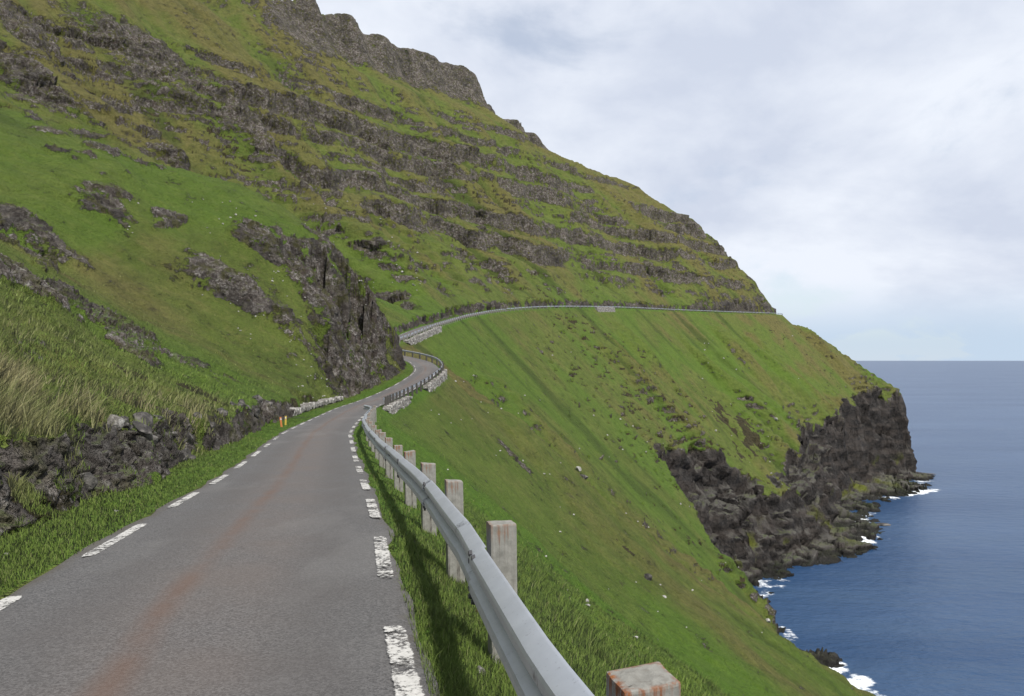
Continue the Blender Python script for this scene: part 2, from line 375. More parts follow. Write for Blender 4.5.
# ------------------------------------------------------------------ materials
class NT:
    def __init__(s, name):
        s.m = bpy.data.materials.new(name); s.m.use_nodes = True; s.t = s.m.node_tree; s.t.nodes.clear()
        s.out = s.n('ShaderNodeOutputMaterial'); s.b = s.n('ShaderNodeBsdfPrincipled'); s.l(s.b.outputs[0], s.out.inputs[0])
    def n(s, t, **k):
        x = s.t.nodes.new(t)
        for a, b in k.items(): setattr(x, a, b)
        return x
    def l(s, a, b): s.t.links.new(a, b)
    def set(s, inp, v):
        if hasattr(v, 'is_output') or isinstance(v, bpy.types.NodeSocket): s.l(v, inp)
        else: inp.default_value = v
    def noise(s, vec, scale, detail=4, rough=.55, out=0, dist=0):
        x = s.n('ShaderNodeTexNoise'); s.l(vec, x.inputs['Vector']); s.set(x.inputs['Scale'], scale); x.inputs['Detail'].default_value = detail
        x.inputs['Roughness'].default_value = rough; x.inputs['Distortion'].default_value = dist; return x.outputs[out]
    def vor(s, vec, scale, feat='F1', out='Distance'):
        x = s.n('ShaderNodeTexVoronoi', feature=feat); s.l(vec, x.inputs['Vector']); x.inputs['Scale'].default_value = scale; return x.outputs[out]
    def map(s, vec, sc=(1, 1, 1), loc=(0, 0, 0), rot=(0, 0, 0)):
        x = s.n('ShaderNodeMapping'); s.l(vec, x.inputs[0]); x.inputs['Scale'].default_value = sc; x.inputs['Location'].default_value = loc; x.inputs['Rotation'].default_value = rot; return x.outputs[0]
    def rng(s, v, a, b, c=0, d=1):
        x = s.n('ShaderNodeMapRange'); s.set(x.inputs[0], v)
        for i, k in enumerate((a, b, c, d)): s.set(x.inputs[i + 1], k)
        return x.outputs[0]
    def mix(s, f, a, b, mode='MIX'):
        x = s.n('ShaderNodeMix', data_type='RGBA', blend_type=mode); s.set(x.inputs[0], f)
        for i, v in ((6, a), (7, b)):
            if isinstance(v, tuple): v = (*v, 1) if len(v) == 3 else v
            s.set(x.inputs[i], v)
        return x.outputs[2]
    def math(s, op, a, b=0.0, c=0.0):
        x = s.n('ShaderNodeMath', operation=op); s.set(x.inputs[0], a); s.set(x.inputs[1], b); s.set(x.inputs[2], c); return x.outputs[0]
    def attr(s, name, out='Fac'):
        x = s.n('ShaderNodeAttribute'); x.attribute_name = name; return x.outputs[out]
    def bump(s, h, strength, dist, prev=None):
        x = s.n('ShaderNodeBump'); s.l(h, x.inputs['Height']); s.set(x.inputs['Strength'], strength); s.set(x.inputs['Distance'], dist)
        if prev is not None: s.l(prev, x.inputs['Normal'])
        return x.outputs[0]
    def pos(s): return s.n('ShaderNodeNewGeometry').outputs['Position']
    def obj(s): return s.n('ShaderNodeTexCoord').outputs['Object']

def rock_colour(t, P, dark):
    n1 = t.noise(P, 1.1, 8, .62); n2 = t.noise(P, .16, 5, .6); v = t.vor(P, 1.7); n3 = t.noise(P, 4.5, 6, .7)
    base = t.mix(t.rng(n1, .32, .68), (.030, .026, .023), (.165, .145, .128))
    nm = t.noise(P, .33, 4, .6); base = t.mix(t.rng(nm, .40, .58, .6, 0), base, (.022, .020, .019))
    vs = t.noise(t.map(P, (.75, .75, .13)), 1.0, 6, .65)
    base = t.mix(t.rng(vs, .38, .58, .65, 0), base, (.028, .025, .024))
    base = t.mix(t.rng(n2, .42, .66, 0, .55), base, (.12, .092, .078))
    pale = t.mix(t.rng(n3, .45, .68), base, (.46, .445, .42))
    lich = t.mix(t.math('MULTIPLY', t.rng(n2, .35, .6), t.rng(n1, .42, .6)), base, pale)
    g_ = t.n('ShaderNodeNewGeometry'); gz = t.n('ShaderNodeSeparateXYZ'); t.l(g_.outputs['Normal'], gz.inputs[0])
    ns = t.noise(t.map(P, (.05, .05, .32)), 1.0, 5, .6); nb = t.noise(P, .07, 4, .6)
    dk = t.mix(t.rng(n1, .35, .72), (.012, .0115, .012), (.050, .045, .042))
    dk = t.mix(t.rng(ns, .42, .62, 0, .75), dk, (.068, .057, .050))
    dk = t.mix(t.math('MULTIPLY', t.rng(gz.outputs[2], .45, .8), t.rng(nb, .38, .58, .1, .85)), dk, t.mix(t.rng(n3, .35, .65), (.065, .062, .055), (.16, .152, .138)))
    dk = t.mix(t.math('MULTIPLY', t.rng(n3, .55, .72), t.rng(n2, .45, .6)), dk, (.17, .16, .15))
    moss = t.noise(P, .9, 5, .6)
    lich = t.mix(t.math('MULTIPLY', t.rng(moss, .50, .62), .8), lich, t.mix(t.rng(n3, .35, .65), (.045, .055, .014), (.085, .075, .03)))
    return t.mix(dark, lich, dk), n1, n3

def terrain_material():
    t = NT('turf_and_rock'); P = t.pos()
    mk = t.n('ShaderNodeVertexColor'); mk.layer_name = 'mask'
    sp = t.n('ShaderNodeSeparateColor'); t.l(mk.outputs[0], sp.inputs[0])
    rockm, dry, dark = sp.outputs[0], sp.outputs[1], sp.outputs[2]; lush = mk.outputs['Alpha']
    big = t.noise(P, .018, 4, .6); mid = t.noise(P, .11, 5, .6); small = t.noise(P, .9, 6, .65); fine = t.noise(P, 7.0, 5, .7); tuft = t.noise(P, .38, 7, .72)
    g = t.mix(t.rng(mid, .35, .65), (0.072, 0.107, 0.016), (0.109, 0.141, 0.028))
    g = t.mix(t.rng(tuft, .44, .62, 0, .8), g, (0.059, 0.081, 0.016))
    g = t.mix(t.math('MULTIPLY', t.rng(small, .52, .72), .6), g, (0.149, 0.152, 0.044))
    g = t.mix(t.math('MULTIPLY', t.rng(fine, .5, .72), .5), g, (0.160, 0.161, 0.051))
    olive = t.mix(t.rng(small, .35, .65), (0.094, 0.091, 0.026), (0.143, 0.129, 0.043))
    olive = t.mix(t.rng(tuft, .46, .64, 0, .75), olive, (0.070, 0.065, 0.023))
    olive = t.mix(t.rng(fine, .56, .75, 0, .6), olive, (0.208, 0.184, 0.078))
    dm = t.math('ADD', dry, t.rng(big, .4, .62, -.15, .22))
    g = t.mix(t.rng(t.math('ADD', dm, t.rng(mid, .3, .7, -.25, .25)), .15, .85, 0, 1), g, olive)
    lu = t.mix(t.rng(small, .35, .7), (0.072, 0.129, 0.014), (0.109, 0.166, 0.025))
    lu = t.mix(t.rng(tuft, .44, .64, 0, .6), lu, (0.065, 0.098, 0.016))
    lu = t.mix(.35, lu, (0.056, 0.139, 0.009)); g = t.mix(lush, g, lu)
    g = t.mix(t.math('MULTIPLY', t.attr('shade_and_rushes'), t.rng(tuft, .3, .6, .9, .35)), g, (0.028, 0.041, 0.009))  # gully creases: shade of their sides painted into the turf, along with dark rushes
    soil = t.attr('soil')
    g = t.mix(t.rng(t.math('ADD', soil, t.rng(small, .3, .7, -.25, .25)), .35, .6), g, t.mix(t.rng(small, .35, .65), (0.019, 0.017, 0.007), (0.059, 0.049, 0.022)))
    # worn soil and tiny scars
    sc = t.math('MULTIPLY', t.rng(t.noise(t.map(P, (.35, .35, 1.4)), 1.0, 5, .6), .62, .72), t.rng(t.noise(P, .05, 3), .46, .6))
    g = t.mix(t.math('MULTIPLY', sc, .75), g, (.045, .036, .022))
    r, n1, n3 = rock_colour(t, P, dark)
    # turf creeping into the rock: broken edge
    soft = t.rng(dark, 0, .8, 1, .4)
    brk = t.math('ADD', rockm, t.math('MULTIPLY', soft, t.math('ADD', t.rng(tuft, .33, .67, -.62, .62), t.rng(n3, .3, .7, -.25, .25))))
    f = t.rng(brk, .50, .64)
    nrm = t.n('ShaderNodeNewGeometry'); nz = t.n('ShaderNodeSeparateXYZ'); t.l(nrm.outputs['Normal'], nz.inputs[0])
    ledge = t.math('MULTIPLY', t.rng(nz.outputs[2], .80, .93), t.rng(mid, .40, .55))
    f = t.math('MULTIPLY', f, t.math('SUBTRACT', 1.0, t.math('MULTIPLY', ledge, t.rng(dark, 0, 1, .75, .35))))
    c = t.mix(f, g, r)
    pz = t.n('ShaderNodeSeparateXYZ'); t.l(P, pz.inputs[0])
    wet = t.math('MULTIPLY', t.rng(pz.outputs[2], 1.2, 2.4, 1, 0), 1.0)
    c = t.mix(t.math('MULTIPLY', wet, .8), c, (.010, .010, .009))
    alg = t.math('MULTIPLY', t.math('MULTIPLY', t.rng(pz.outputs[2], 1.5, 4, 0, 1), t.rng(pz.outputs[2], 9, 18, 1, 0)), t.rng(t.noise(P, .06, 4), .56, .66))
    c = t.mix(t.math('MULTIPLY', alg, t.math('MULTIPLY', dark, .75)), c, (.13, .15, .015))
    t.l(c, t.b.inputs['Base Color']); t.b.inputs['Roughness'].default_value = .9; t.b.inputs['Specular IOR Level'].default_value = .2
    b0 = t.bump(tuft, 1.0, 2.4)
    b1 = t.bump(t.math('ADD', t.math('MULTIPLY', n1, f), t.math('MULTIPLY', small, t.rng(f, 0, 1, .6, .2))), .8, .8, b0)
    b2 = t.bump(t.math('ADD', fine, n3), .6, .10, b1)
    t.l(b2, t.b.inputs['Normal']); return t.m

def simple(name, fn, rough=.8, spec=.3, metal=0):
    t = NT(name); c, h, st, di = fn(t)
    t.set(t.b.inputs['Base Color'], c if not isinstance(c, tuple) else (*c, 1)); t.b.inputs['Roughness'].default_value = rough
    t.b.inputs['Specular IOR Level'].default_value = spec; t.b.inputs['Metallic'].default_value = metal
    if h is not None: t.l(t.bump(h, st, di), t.b.inputs['Normal'])
    return t
M_TERRAIN = terrain_material()

def asphalt():
    t = NT('asphalt'); P = t.pos()
    lat = t.attr('lat'); sl = t.attr('along')
    v = t.vor(P, 85, out='Color'); s2 = t.n('ShaderNodeSeparateColor'); t.l(v, s2.inputs[0])
    gr = t.noise(P, 160, 3, .7); md = t.noise(P, .8, 5, .6); pat = t.noise(P, 5, 5, .65)
    c = t.mix(t.rng(s2.outputs[0], 0, 1, 0, 1), (.054, .053, .054), (.138, .134, .133))
    c = t.mix(t.rng(gr, .45, .75, 0, .6), c, (.050, .048, .048))
    c = t.mix(t.rng(md, .35, .7, 0, .4), c, (.085, .078, .074))
    # rust coloured wash down the middle of the lane
    wob = t.rng(t.noise(t.map(P, (.25, .25, .25)), 1.0, 3), .3, .7, -.07, .07)
    l2 = t.math('ABSOLUTE', t.math('ADD', t.math('ADD', lat, .14), wob))
    core = t.math('MULTIPLY', t.rng(l2, .02, .15, 1, 0), t.rng(t.noise(P, 1.3, 5, .6), .3, .6, .2, 1))
    wide = t.math('MULTIPLY', t.rng(t.math('ABSOLUTE', t.math('SUBTRACT', lat, .05)), .25, 1.05, 1, 0), t.rng(md, .3, .7, .35, 1))
    c = t.mix(t.math('MULTIPLY', wide, .24), c, (.165, .118, .094))
    c = t.mix(t.math('MULTIPLY', core, .52), c, (.112, .064, .044))
    wt = t.math('MULTIPLY', t.rng(t.math('ABSOLUTE', t.math('SUBTRACT', t.math('ABSOLUTE', t.math('ADD', lat, -.05)), .78)), .10, .38, 1, 0), t.rng(md, .3, .7, .3, 1))
    c = t.mix(t.math('MULTIPLY', wt, .45), c, (.070, .066, .065))
    pb_ = t.noise(t.map(P, (.45, .16, .45)), 1.0, 4, .6); c = t.mix(t.rng(pb_, .56, .62, 0, .22), c, (.16, .155, .15))
    edge = t.math('ADD', t.math('ABSOLUTE', lat), t.rng(pat, .3, .7, -.12, .12))
    c = t.mix(t.math('MULTIPLY', t.rng(edge, 1.36, 1.56), .6), c, (.07, .060, .045))
    crack = t.math('MULTIPLY', t.rng(t.vor(t.map(P, (1, .55, 1)), .7, 'DISTANCE_TO_EDGE'), .004, .012, 1, 0), t.rng(md, .5, .62))
    t.l(c, t.b.inputs['Base Color']); t.b.inputs['Roughness'].default_value = .82; t.b.inputs['Specular IOR Level'].default_value = .3
    t.l(t.bump(t.math('ADD', s2.outputs[0], gr), .5, .006, t.bump(pat, .25, .03)), t.b.inputs['Normal']); return t.m
M_ASPH = asphalt()

def paint():
    t = NT('worn_road_paint'); P = t.pos(); lat = t.attr('edge')
    n = t.noise(P, 26, 6, .75); n2 = t.noise(P, 3.0, 4, .6)
    w = t.math('ADD', t.math('ADD', n, t.rng(n2, .3, .7, -.14, .14)), t.rng(lat, .75, 1.0, 0, .30))
    f = t.rng(w, .47, .62)
    c = t.mix(f, t.mix(t.rng(n, .3, .6), (.52, .51, .485), (.38, .37, .35)), (.125, .12, .118))
    t.l(c, t.b.inputs['Base Color']); t.b.inputs['Roughness'].default_value = .7
    tb = t.n('ShaderNodeBsdfTransparent'); ms = t.n('ShaderNodeMixShader'); t.l(f, ms.inputs[0]); t.l(t.b.outputs[0], ms.inputs[1]); t.l(tb.outputs[0], ms.inputs[2]); t.l(ms.outputs[0], t.out.inputs[0])
    t.l(t.bump(n, .3, .004), t.b.inputs['Normal']); return t.m
M_PAINT = paint()

def galv():
    t = NT('galvanised_steel'); P = t.pos()
    n = t.noise(P, 9, 5, .6); n2 = t.noise(t.map(P, (1, 1, 1)), 60, 4, .6); n3 = t.noise(P, 2.2, 6, .65)
    c = t.mix(t.rng(n, .3, .7), (.49, .515, .56), (.55, .575, .62))
    c = t.mix(t.math('MULTIPLY', t.rng(n3, .60, .70), t.rng(n2, .4, .6)), c, (.12, .125, .14))
    c = t.mix(t.rng(n2, .62, .74, 0, .5), c, (.16, .16, .17))
    t.l(c, t.b.inputs['Base Color']); t.b.inputs['Metallic'].default_value = .7
    t.l(t.rng(n3, .3, .7, .38, .46), t.b.inputs['Roughness']); return t.m
M_GALV = galv()

def concrete_post():
    t = NT('weathered_concrete_with_rust'); O = t.obj()
    gen = t.n('ShaderNodeTexCoord').outputs['Generated']; sg = t.n('ShaderNodeSeparateXYZ'); t.l(gen, sg.inputs[0])
    n = t.noise(O, 14, 6, .65); st = t.noise(t.map(O, (34, 34, 1.4)), 1.0, 5, .6); n2 = t.noise(O, 6, 4, .6)
    rnd = t.n('ShaderNodeObjectInfo').outputs['Random']
    c = t.mix(t.rng(n, .3, .7), (.150, .147, .132), (.255, .248, .226))
    c = t.mix(t.rng(st, .5, .68, 0, .6), c, (.12, .108, .09))
    blk = t.math('MULTIPLY', t.rng(st, .60, .66), t.rng(n2, .42, .55)); c = t.mix(t.math('MULTIPLY', blk, .8), c, (.045, .040, .036))
    # rust from the steel in the head
    top = t.math('ADD', sg.outputs[2], t.math('ADD', t.rng(st, .3, .7, -.10, .10), t.rng(n2, .3, .7, -.05, .05)))
    ax = t.math('ABSOLUTE', t.math('SUBTRACT', sg.outputs[0], .5)); ay = t.math('ABSOLUTE', t.math('SUBTRACT', sg.outputs[1], .5))
    rim = t.math('MAXIMUM', ax, ay)
    rimn = t.math('ADD', rim, t.rng(n2, .3, .7, -.07, .07))
    hd = t.math('MULTIPLY', t.rng(top, .93, 1.0), t.rng(rimn, .36, .47))
    c = t.mix(t.math('MULTIPLY', hd, t.rng(rnd, 0, 1, .45, 1)), c, t.mix(t.rng(n, .35, .65), (.24, .085, .022), (.12, .038, .016)))
    t.l(c, t.b.inputs['Base Color']); t.b.inputs['Roughness'].default_value = .88; t.b.inputs['Specular IOR Level'].default_value = .2
    t.l(t.bump(t.math('ADD', n, st), .5, .012), t.b.inputs['Normal']); return t.m
M_POST = concrete_post()

def stone_mat(name, a, b, pale, sc=6):
    t = NT(name); O = t.obj(); n = t.noise(O, sc, 6, .65); n2 = t.noise(O, sc * .4, 4, .6)
    c = t.mix(t.rng(n, .3, .7), a, b); c = t.mix(t.rng(n2, .48, .62), c, pale)
    t.l(c, t.b.inputs['Base Color']); t.b.inputs['Roughness'].default_value = .9; t.b.inputs['Specular IOR Level'].default_value = .2
    t.l(t.bump(n, .7, .06), t.b.inputs['Normal']); return t.m
M_STONE = stone_mat('lichen_grey_stone', (.075, .070, .064), (.19, .18, .165), (.33, .32, .30))
M_PALE = stone_mat('pale_stone', (.20, .195, .18), (.34, .33, .31), (.42, .41, .39))
M_DARKSTONE = stone_mat('dark_basalt', (.020, .019, .019), (.07, .066, .062), (.15, .14, .13), 4)
M_RUSTSTONE = stone_mat('rust_stained_stone', (.22, .09, .03), (.34, .16, .06), (.30, .22, .15), 12)
def flat(name, c, rough=.6):
    t = NT(name); O = t.obj(); n = t.noise(O, 25, 4); t.l(t.mix(t.rng(n, .3, .7), c, tuple(k * .75 for k in c)), t.b.inputs['Base Color']); t.b.inputs['Roughness'].default_value = rough; return t.m
M_ORANGE = flat('orange_plastic', (.50, .17, .05)); M_YELLOW = flat('yellow_plastic', (.50, .37, .06)); M_DARKMETAL = flat('dark_steel', (.05, .05, .055), .6)
M_WHITE = flat('white_reflector', (.7, .7, .7), .4); M_WOODPOST = flat('dark_wood_post', (.060, .055, .050), .85)

def grass_mat():
    t = NT('grass_blades'); d = t.attr('dry'); r = t.attr('tint'); P = t.pos()
    mid = t.noise(P, .35, 4, .6)
    g = t.mix(r, (.120, .190, .028), (.190, .262, .060)); g = t.mix(t.rng(mid, .4, .65, 0, .5), g, (.122, .160, .038))
    dr = t.mix(r, (.21, .195, .08), (.40, .37, .21))
    c = t.mix(d, g, dr)
    t.l(c, t.b.inputs['Base Color']); t.b.inputs['Roughness'].default_value = .65; t.b.inputs['Specular IOR Level'].default_value = .2
    gn = t.n('ShaderNodeVectorMath', operation='NORMALIZE'); t.l(t.attr('ground_normal', 'Vector'), gn.inputs[0]); t.l(gn.outputs[0], t.b.inputs['Normal'])
    tr = t.n('ShaderNodeBsdfTranslucent'); t.l(c, tr.inputs[0]); mx = t.n('ShaderNodeMixShader'); mx.inputs[0].default_value = .35
    t.l(t.b.outputs[0], mx.inputs[1]); t.l(tr.outputs[0], mx.inputs[2]); t.l(mx.outputs[0], t.out.inputs[0]); return t.m
M_GRASS = grass_mat()

def sea_mat():
    t = NT('sea_water'); P = t.pos()
    d = t.n('ShaderNodeVectorMath', operation='LENGTH'); t.l(P, d.inputs[0]); dist = d.outputs['Value']
    big = t.noise(t.map(P, (.0022, .011, 1), rot=(0, 0, .25)), 1.0, 5, .6); pat = t.noise(t.map(P, (.012, .03, 1), rot=(0, 0, -.2)), 1.0, 4, .6)
    w1 = t.noise(t.map(P, (.10, .22, 1), rot=(0, 0, .5)), 1.0, 6, .62); w2 = t.noise(t.map(P, (.6, 1.1, 1), rot=(0, 0, .35)), 1.0, 5, .6)
    c = t.mix(t.rng(big, .38, .64), (.012, .041, .103), (.027, .065, .140)); c = t.mix(t.rng(pat, .45, .7, 0, .5), c, (.034, .070, .130))
    sh = t.attr('shore')
    fn = t.noise(t.map(P, (.16, .16, 1)), 1.0, 8, .7); f2 = t.noise(t.map(P, (.028, .028, 1)), 1.0, 3, .5)
    lim = t.math('ADD', t.math('MULTIPLY', t.rng(sh, -1, 15, .30, -.10), t.rng(f2, .45, .62)), t.rng(sh, 0, 5, .06, -.05))
    foam = t.rng(t.math('ADD', fn, lim), .70, .80)
    c = t.mix(foam, c, (.74, .77, .79))
    t.l(c, t.b.inputs['Base Color']); t.l(t.rng(foam, 0, 1, .32, .8), t.b.inputs['Roughness']); t.b.inputs['IOR'].default_value = 1.33
    t.l(t.rng(big, .35, .65, .36, .5), t.b.inputs['Specular IOR Level'])
    b = t.bump(w1, .8, 1.2); b = t.bump(w2, .8, .22, b); t.l(b, t.b.inputs['Normal']); return t.m
M_SEA = sea_mat()

# ------------------------------------------------------------------ terrain sheet: polar grid round the viewer, finer where it shows
def col_angles():
    u = np.arange(-40, 1065, 1.15); a = np.arctan((u - 512) / F)
    l = np.linspace(-math.pi, a[0], 130)[:-1]; r = np.linspace(a[-1], math.pi, 130)[1:]
    return np.r_[l, a, r]
TH = col_angles(); NC = len(TH); NR = 1050
rf = np.geomspace(.25, 1100, 1500)
sub = np.unique(np.r_[np.arange(0, NC, 4), NC - 1]); ths = TH[sub]
Xs = np.sin(ths)[:, None] * rf; Ys = np.cos(ths)[:, None] * rf
zf = height(Xs.ravel(), Ys.ravel())[0].reshape(Xs.shape)
fw = np.maximum(np.cos(ths), .35)[:, None] * rf
el = zf / fw * F
runmax = np.maximum.accumulate(el, 1)
vis = (el >= runmax - 1.0)
infr = (el < 400) & (el > -380)
dm = np.abs(np.diff(el, axis=1)); dlr = np.diff(np.log(rf))[None] * np.ones_like(dm)
wv = np.where(vis[:, 1:] & infr[:, 1:], 1.0, .10)
met = np.minimum(dm, 14) * wv + dlr * 26.0 + 60 * wv * dlr
ker = np.ones(9) / 9
pad = np.pad(met, ((4, 4), (0, 0)), mode='edge'); met = sum(pad[i:i + met.shape[0]] for i in range(9)) / 9
cum = np.c_[np.zeros(len(sub)), np.cumsum(met, 1)]; cum /= cum[:, -1:]
q = np.linspace(0, 1, NR)
RRs = np.stack([np.interp(q, cum[i], np.log(rf)) for i in range(len(sub))], 0)
RR = np.stack([np.interp(TH, ths, RRs[:, j]) for j in range(NR)], 1); RR = np.exp(RR)        # NC x NR
X = np.sin(TH)[:, None] * RR; Y = np.cos(TH)[:, None] * RR
Z, ROCK, DARK, S_, OFF, E_, DS_, L1_, L2_, SOIL = [a.reshape(X.shape) for a in height(X.ravel(), Y.ravel())]
print('terrain', X.shape, time.time() - T0)
P3 = np.stack([X, Y, Z], -1)
def normals(P):
    a = np.gradient(P, axis=0); b = np.gradient(P, axis=1); nn = np.cross(b, a); nn /= np.linalg.norm(nn, axis=-1, keepdims=True) + 1e-9
    nn[nn[..., 2] < 0] *= -1; return nn
NRM = normals(P3)
NSM = NRM.copy()
for _ in range(5):
    NSM[1:-1] = (NSM[:-2] + NSM[1:-1] + NSM[2:]) / 3; NSM[:, 1:-1] = (NSM[:, :-2] + NSM[:, 1:-1] + NSM[:, 2:]) / 3
NSM /= np.linalg.norm(NSM, axis=-1, keepdims=True)
D3 = np.linalg.norm(P3, axis=-1)
# bare rock also where the turf gets too steep
steep = sst(.60, .44, NRM[..., 2])
turfn = fbm(X.ravel() / 6, Y.ravel() / 6, Z.ravel() / 3, o=3, seed=91).reshape(X.shape)
ROCK = np.clip(np.maximum(ROCK, steep * sst(-.5, .2, turfn + .1) * (E_ > .4)), 0, 1)
idx = np.where((ROCK > .04).ravel())[0]
pr = P3.reshape(-1, 3)[idx]; dr = D3.ravel()[idx]; rm = ROCK.ravel()[idx]
disp = np.zeros(len(idx), np.float32)
for c, am in ((13.0, 2.2), (6.0, 1.25), (2.6, .50), (1.0, .30), (.45, .15), (.2, .06)):
    use = (c > 2.6 * dr / F) & (c < np.where(dr > 180, 60, 14) * dr / F + .3)
    if not use.any(): continue
    p = pr[use]; wq = np.stack([fbm(p[:, 0] / c, p[:, 1] / c, p[:, 2] / c, o=2, seed=101 + k) for k in range(3)], -1) * .22
    a, b, cv, tlt = cells(p[:, 0] / c + wq[:, 0], p[:, 1] / c + wq[:, 1], p[:, 2] / (c * .55) + wq[:, 2], seed=int(c * 10))
    crk = sst(0, .16, b - a)
    disp[use] += am * ((cv - .5) * 1.1 + (crk - 1) * (.30 if c > 1.5 else .12) + tlt * 1.5)
P3f = P3.reshape(-1, 3).copy()
P3f[idx] += NSM.reshape(-1, 3)[idx] * (disp * rm * np.interp(pr[:, 2], [-10, 20, 110, 150], [1, .7, .8, .16]) * np.where(DARK.ravel()[idx] > .5, 1.0, .85) * sst(0, .9, E_.ravel()[idx]))[:, None]
P3 = P3f.reshape(P3.shape)
# small scars: dark turf steps across the far slope
DRY = np.clip(.22 + .26 * L2_ + .20 * L1_ + .55 * fbm(X.ravel() / 45, Y.ravel() / 45, o=4, seed=95).reshape(X.shape) + .012 * np.clip(Z, -40, 60) * .3, 0, 1)
nearright = sst(110, 50, D3) * (OFF > 0)
DRY = np.clip(DRY - .35 * nearright, 0, 1)
DRY = np.clip(DRY + .14 * sst(90, 130, Z), 0, 1)
LUSH = np.clip(sst(-.15, .5, fbm(X.ravel() / 22, Y.ravel() / 22, o=3, seed=97).reshape(X.shape)) * .6 + sst(1.6, .6, E_) * (E_ > 0) * .8 + .5 * nearright - .5 * sst(0, 60, Z), 0, 1)
msk = np.stack([ROCK, DRY, DARK, LUSH], -1).reshape(-1, 4)
ii = np.arange(NC * NR).reshape(NC, NR)
fc = np.stack([ii[:-1, :-1], ii[:-1, 1:], ii[1:, 1:], ii[1:, :-1]], -1).reshape(-1, 4)
hillside = mesh_np('hillside', up(P3.reshape(-1, 3)), fc, M_TERRAIN, True, {'mask': msk, 'soil': SOIL.ravel(), 'shade_and_rushes': (sst(.9, 2.0, -L1_) * sst(40, 120, D3)).ravel()})  # last attribute masks the creases for painted gully shade and rushes
tag(hillside, kind='structure')
print('mesh', time.time() - T0)

# height lookup of the finished ground (smooth sheet, no crags)
def ground(x, y):
    x = np.atleast_1d(np.asarray(x, float)); y = np.atleast_1d(np.asarray(y, float)); return height(x, y)[0]

# ------------------------------------------------------------------ sea
ra = np.r_[np.geomspace(40, 700, 160), np.geomspace(720, 90000, 60)]
ta = np.r_[np.linspace(-math.pi, -.7, 40)[:-1], np.linspace(-.7, .75, 340), np.linspace(.75, math.pi, 40)[1:]]
sx = np.sin(ta)[:, None] * ra; sy = np.cos(ta)[:, None] * ra
shr = -bil(DSH, sx, sy); shr = np.where((sx > GX1) | (sy > GY1) | (sx < GX0) | (sy < GY0), 400, shr)
js = np.arange(sx.size).reshape(sx.shape)
sf = np.stack([js[:-1, :-1], js[:-1, 1:], js[1:, 1:], js[1:, :-1]], -1).reshape(-1, 4)[:, ::-1]
sea = mesh_np('sea', np.stack([sx, sy, np.zeros_like(sx)], -1).reshape(-1, 3), sf[:, ::-1], M_SEA, True, {'shore': shr.ravel()})
tag(sea, kind='structure')

# ------------------------------------------------------------------ road and its broken edge lines
def strip(s_list, offs, lift, name, mat, attrs_fn=None, parent=None, camber=True):
    p, nn = road_at(np.asarray(s_list) + S0); offs = np.asarray(offs)
    V = np.zeros((len(s_list), len(offs), 3)); V[..., 0] = p[:, None, 0] + nn[:, None, 0] * offs; V[..., 1] = p[:, None, 1] + nn[:, None, 1] * offs
    V[..., 2] = p[:, None, 2] + lift + (.02 * (1 - (offs / HW) ** 2) if camber else 0)
    j = np.arange(len(s_list) * len(offs)).reshape(len(s_list), len(offs))
    fcs = np.stack([j[:-1, :-1], j[:-1, 1:], j[1:, 1:], j[1:, :-1]], -1).reshape(-1, 4)[:, ::-1]
    at = {k: f(np.asarray(s_list)[:, None] + 0 * offs, offs[None] + 0 * np.asarray(s_list)[:, None]).ravel() for k, f in (attrs_fn or {}).items()}
    return mesh_np(name, up(V.reshape(-1, 3)), fcs, mat, True, at, parent)
sl = np.r_[np.arange(-60, 45, .35), np.arange(45, 180, .8), np.arange(180, 620, 2.0)]
road = strip(sl, np.linspace(-HW, HWR, 13), .0, 'road', M_ASPH, {'lat': lambda s, o: o, 'along': lambda s, o: s})
# ragged edge of the asphalt
me = road.data; co = np.empty(len(me.vertices) * 3, np.float32); me.vertices.foreach_get('co', co); co = co.reshape(-1, 13, 3)
pp, nn_ = road_at(sl + S0)
for j, sg in ((0, -1), (12, 1)):
    jit = fbm(sl / 1.1, sl * 0 + j, o=3, seed=120 + j) * .07
    co[:, j, 0] += nn_[:, 0] * jit * sg; co[:, j, 1] += nn_[:, 1] * jit * sg; co[:, j, 2] -= .03
me.vertices.foreach_set('co', co.ravel()); me.update()
tag(road, kind='structure')
def dash(s0, s1, c, w):
    a = np.arange(s0, s1 + .01, max(.12, (s1 - s0) / 14)); offs = np.array([c - w / 2, c - w / 4, c, c + w / 4, c + w / 2])
    return strip(a, offs, .005, 'edge_dash', M_PAINT, {'edge': lambda s, o: np.maximum(np.abs(o - c) / (w / 2), np.maximum(np.abs(s - (s0 + s1) / 2) / ((s1 - s0) / 2) - .0, 0) ** 6)}, road)
PR_, LN_ = 3.35, 2.05
for k in range(-4, 27):
    s0 = 6.35 + PR_ * k
    dash(s0, s0 + LN_, 1.33, .16)
    s0 = 7.3 + 3.6 * k + .6
    dash(s0, s0 + 2.15, -1.36, .15)
for k in range(22):
    dash(88 + k * 3.4, 90 + k * 3.4, -1.36, .12)

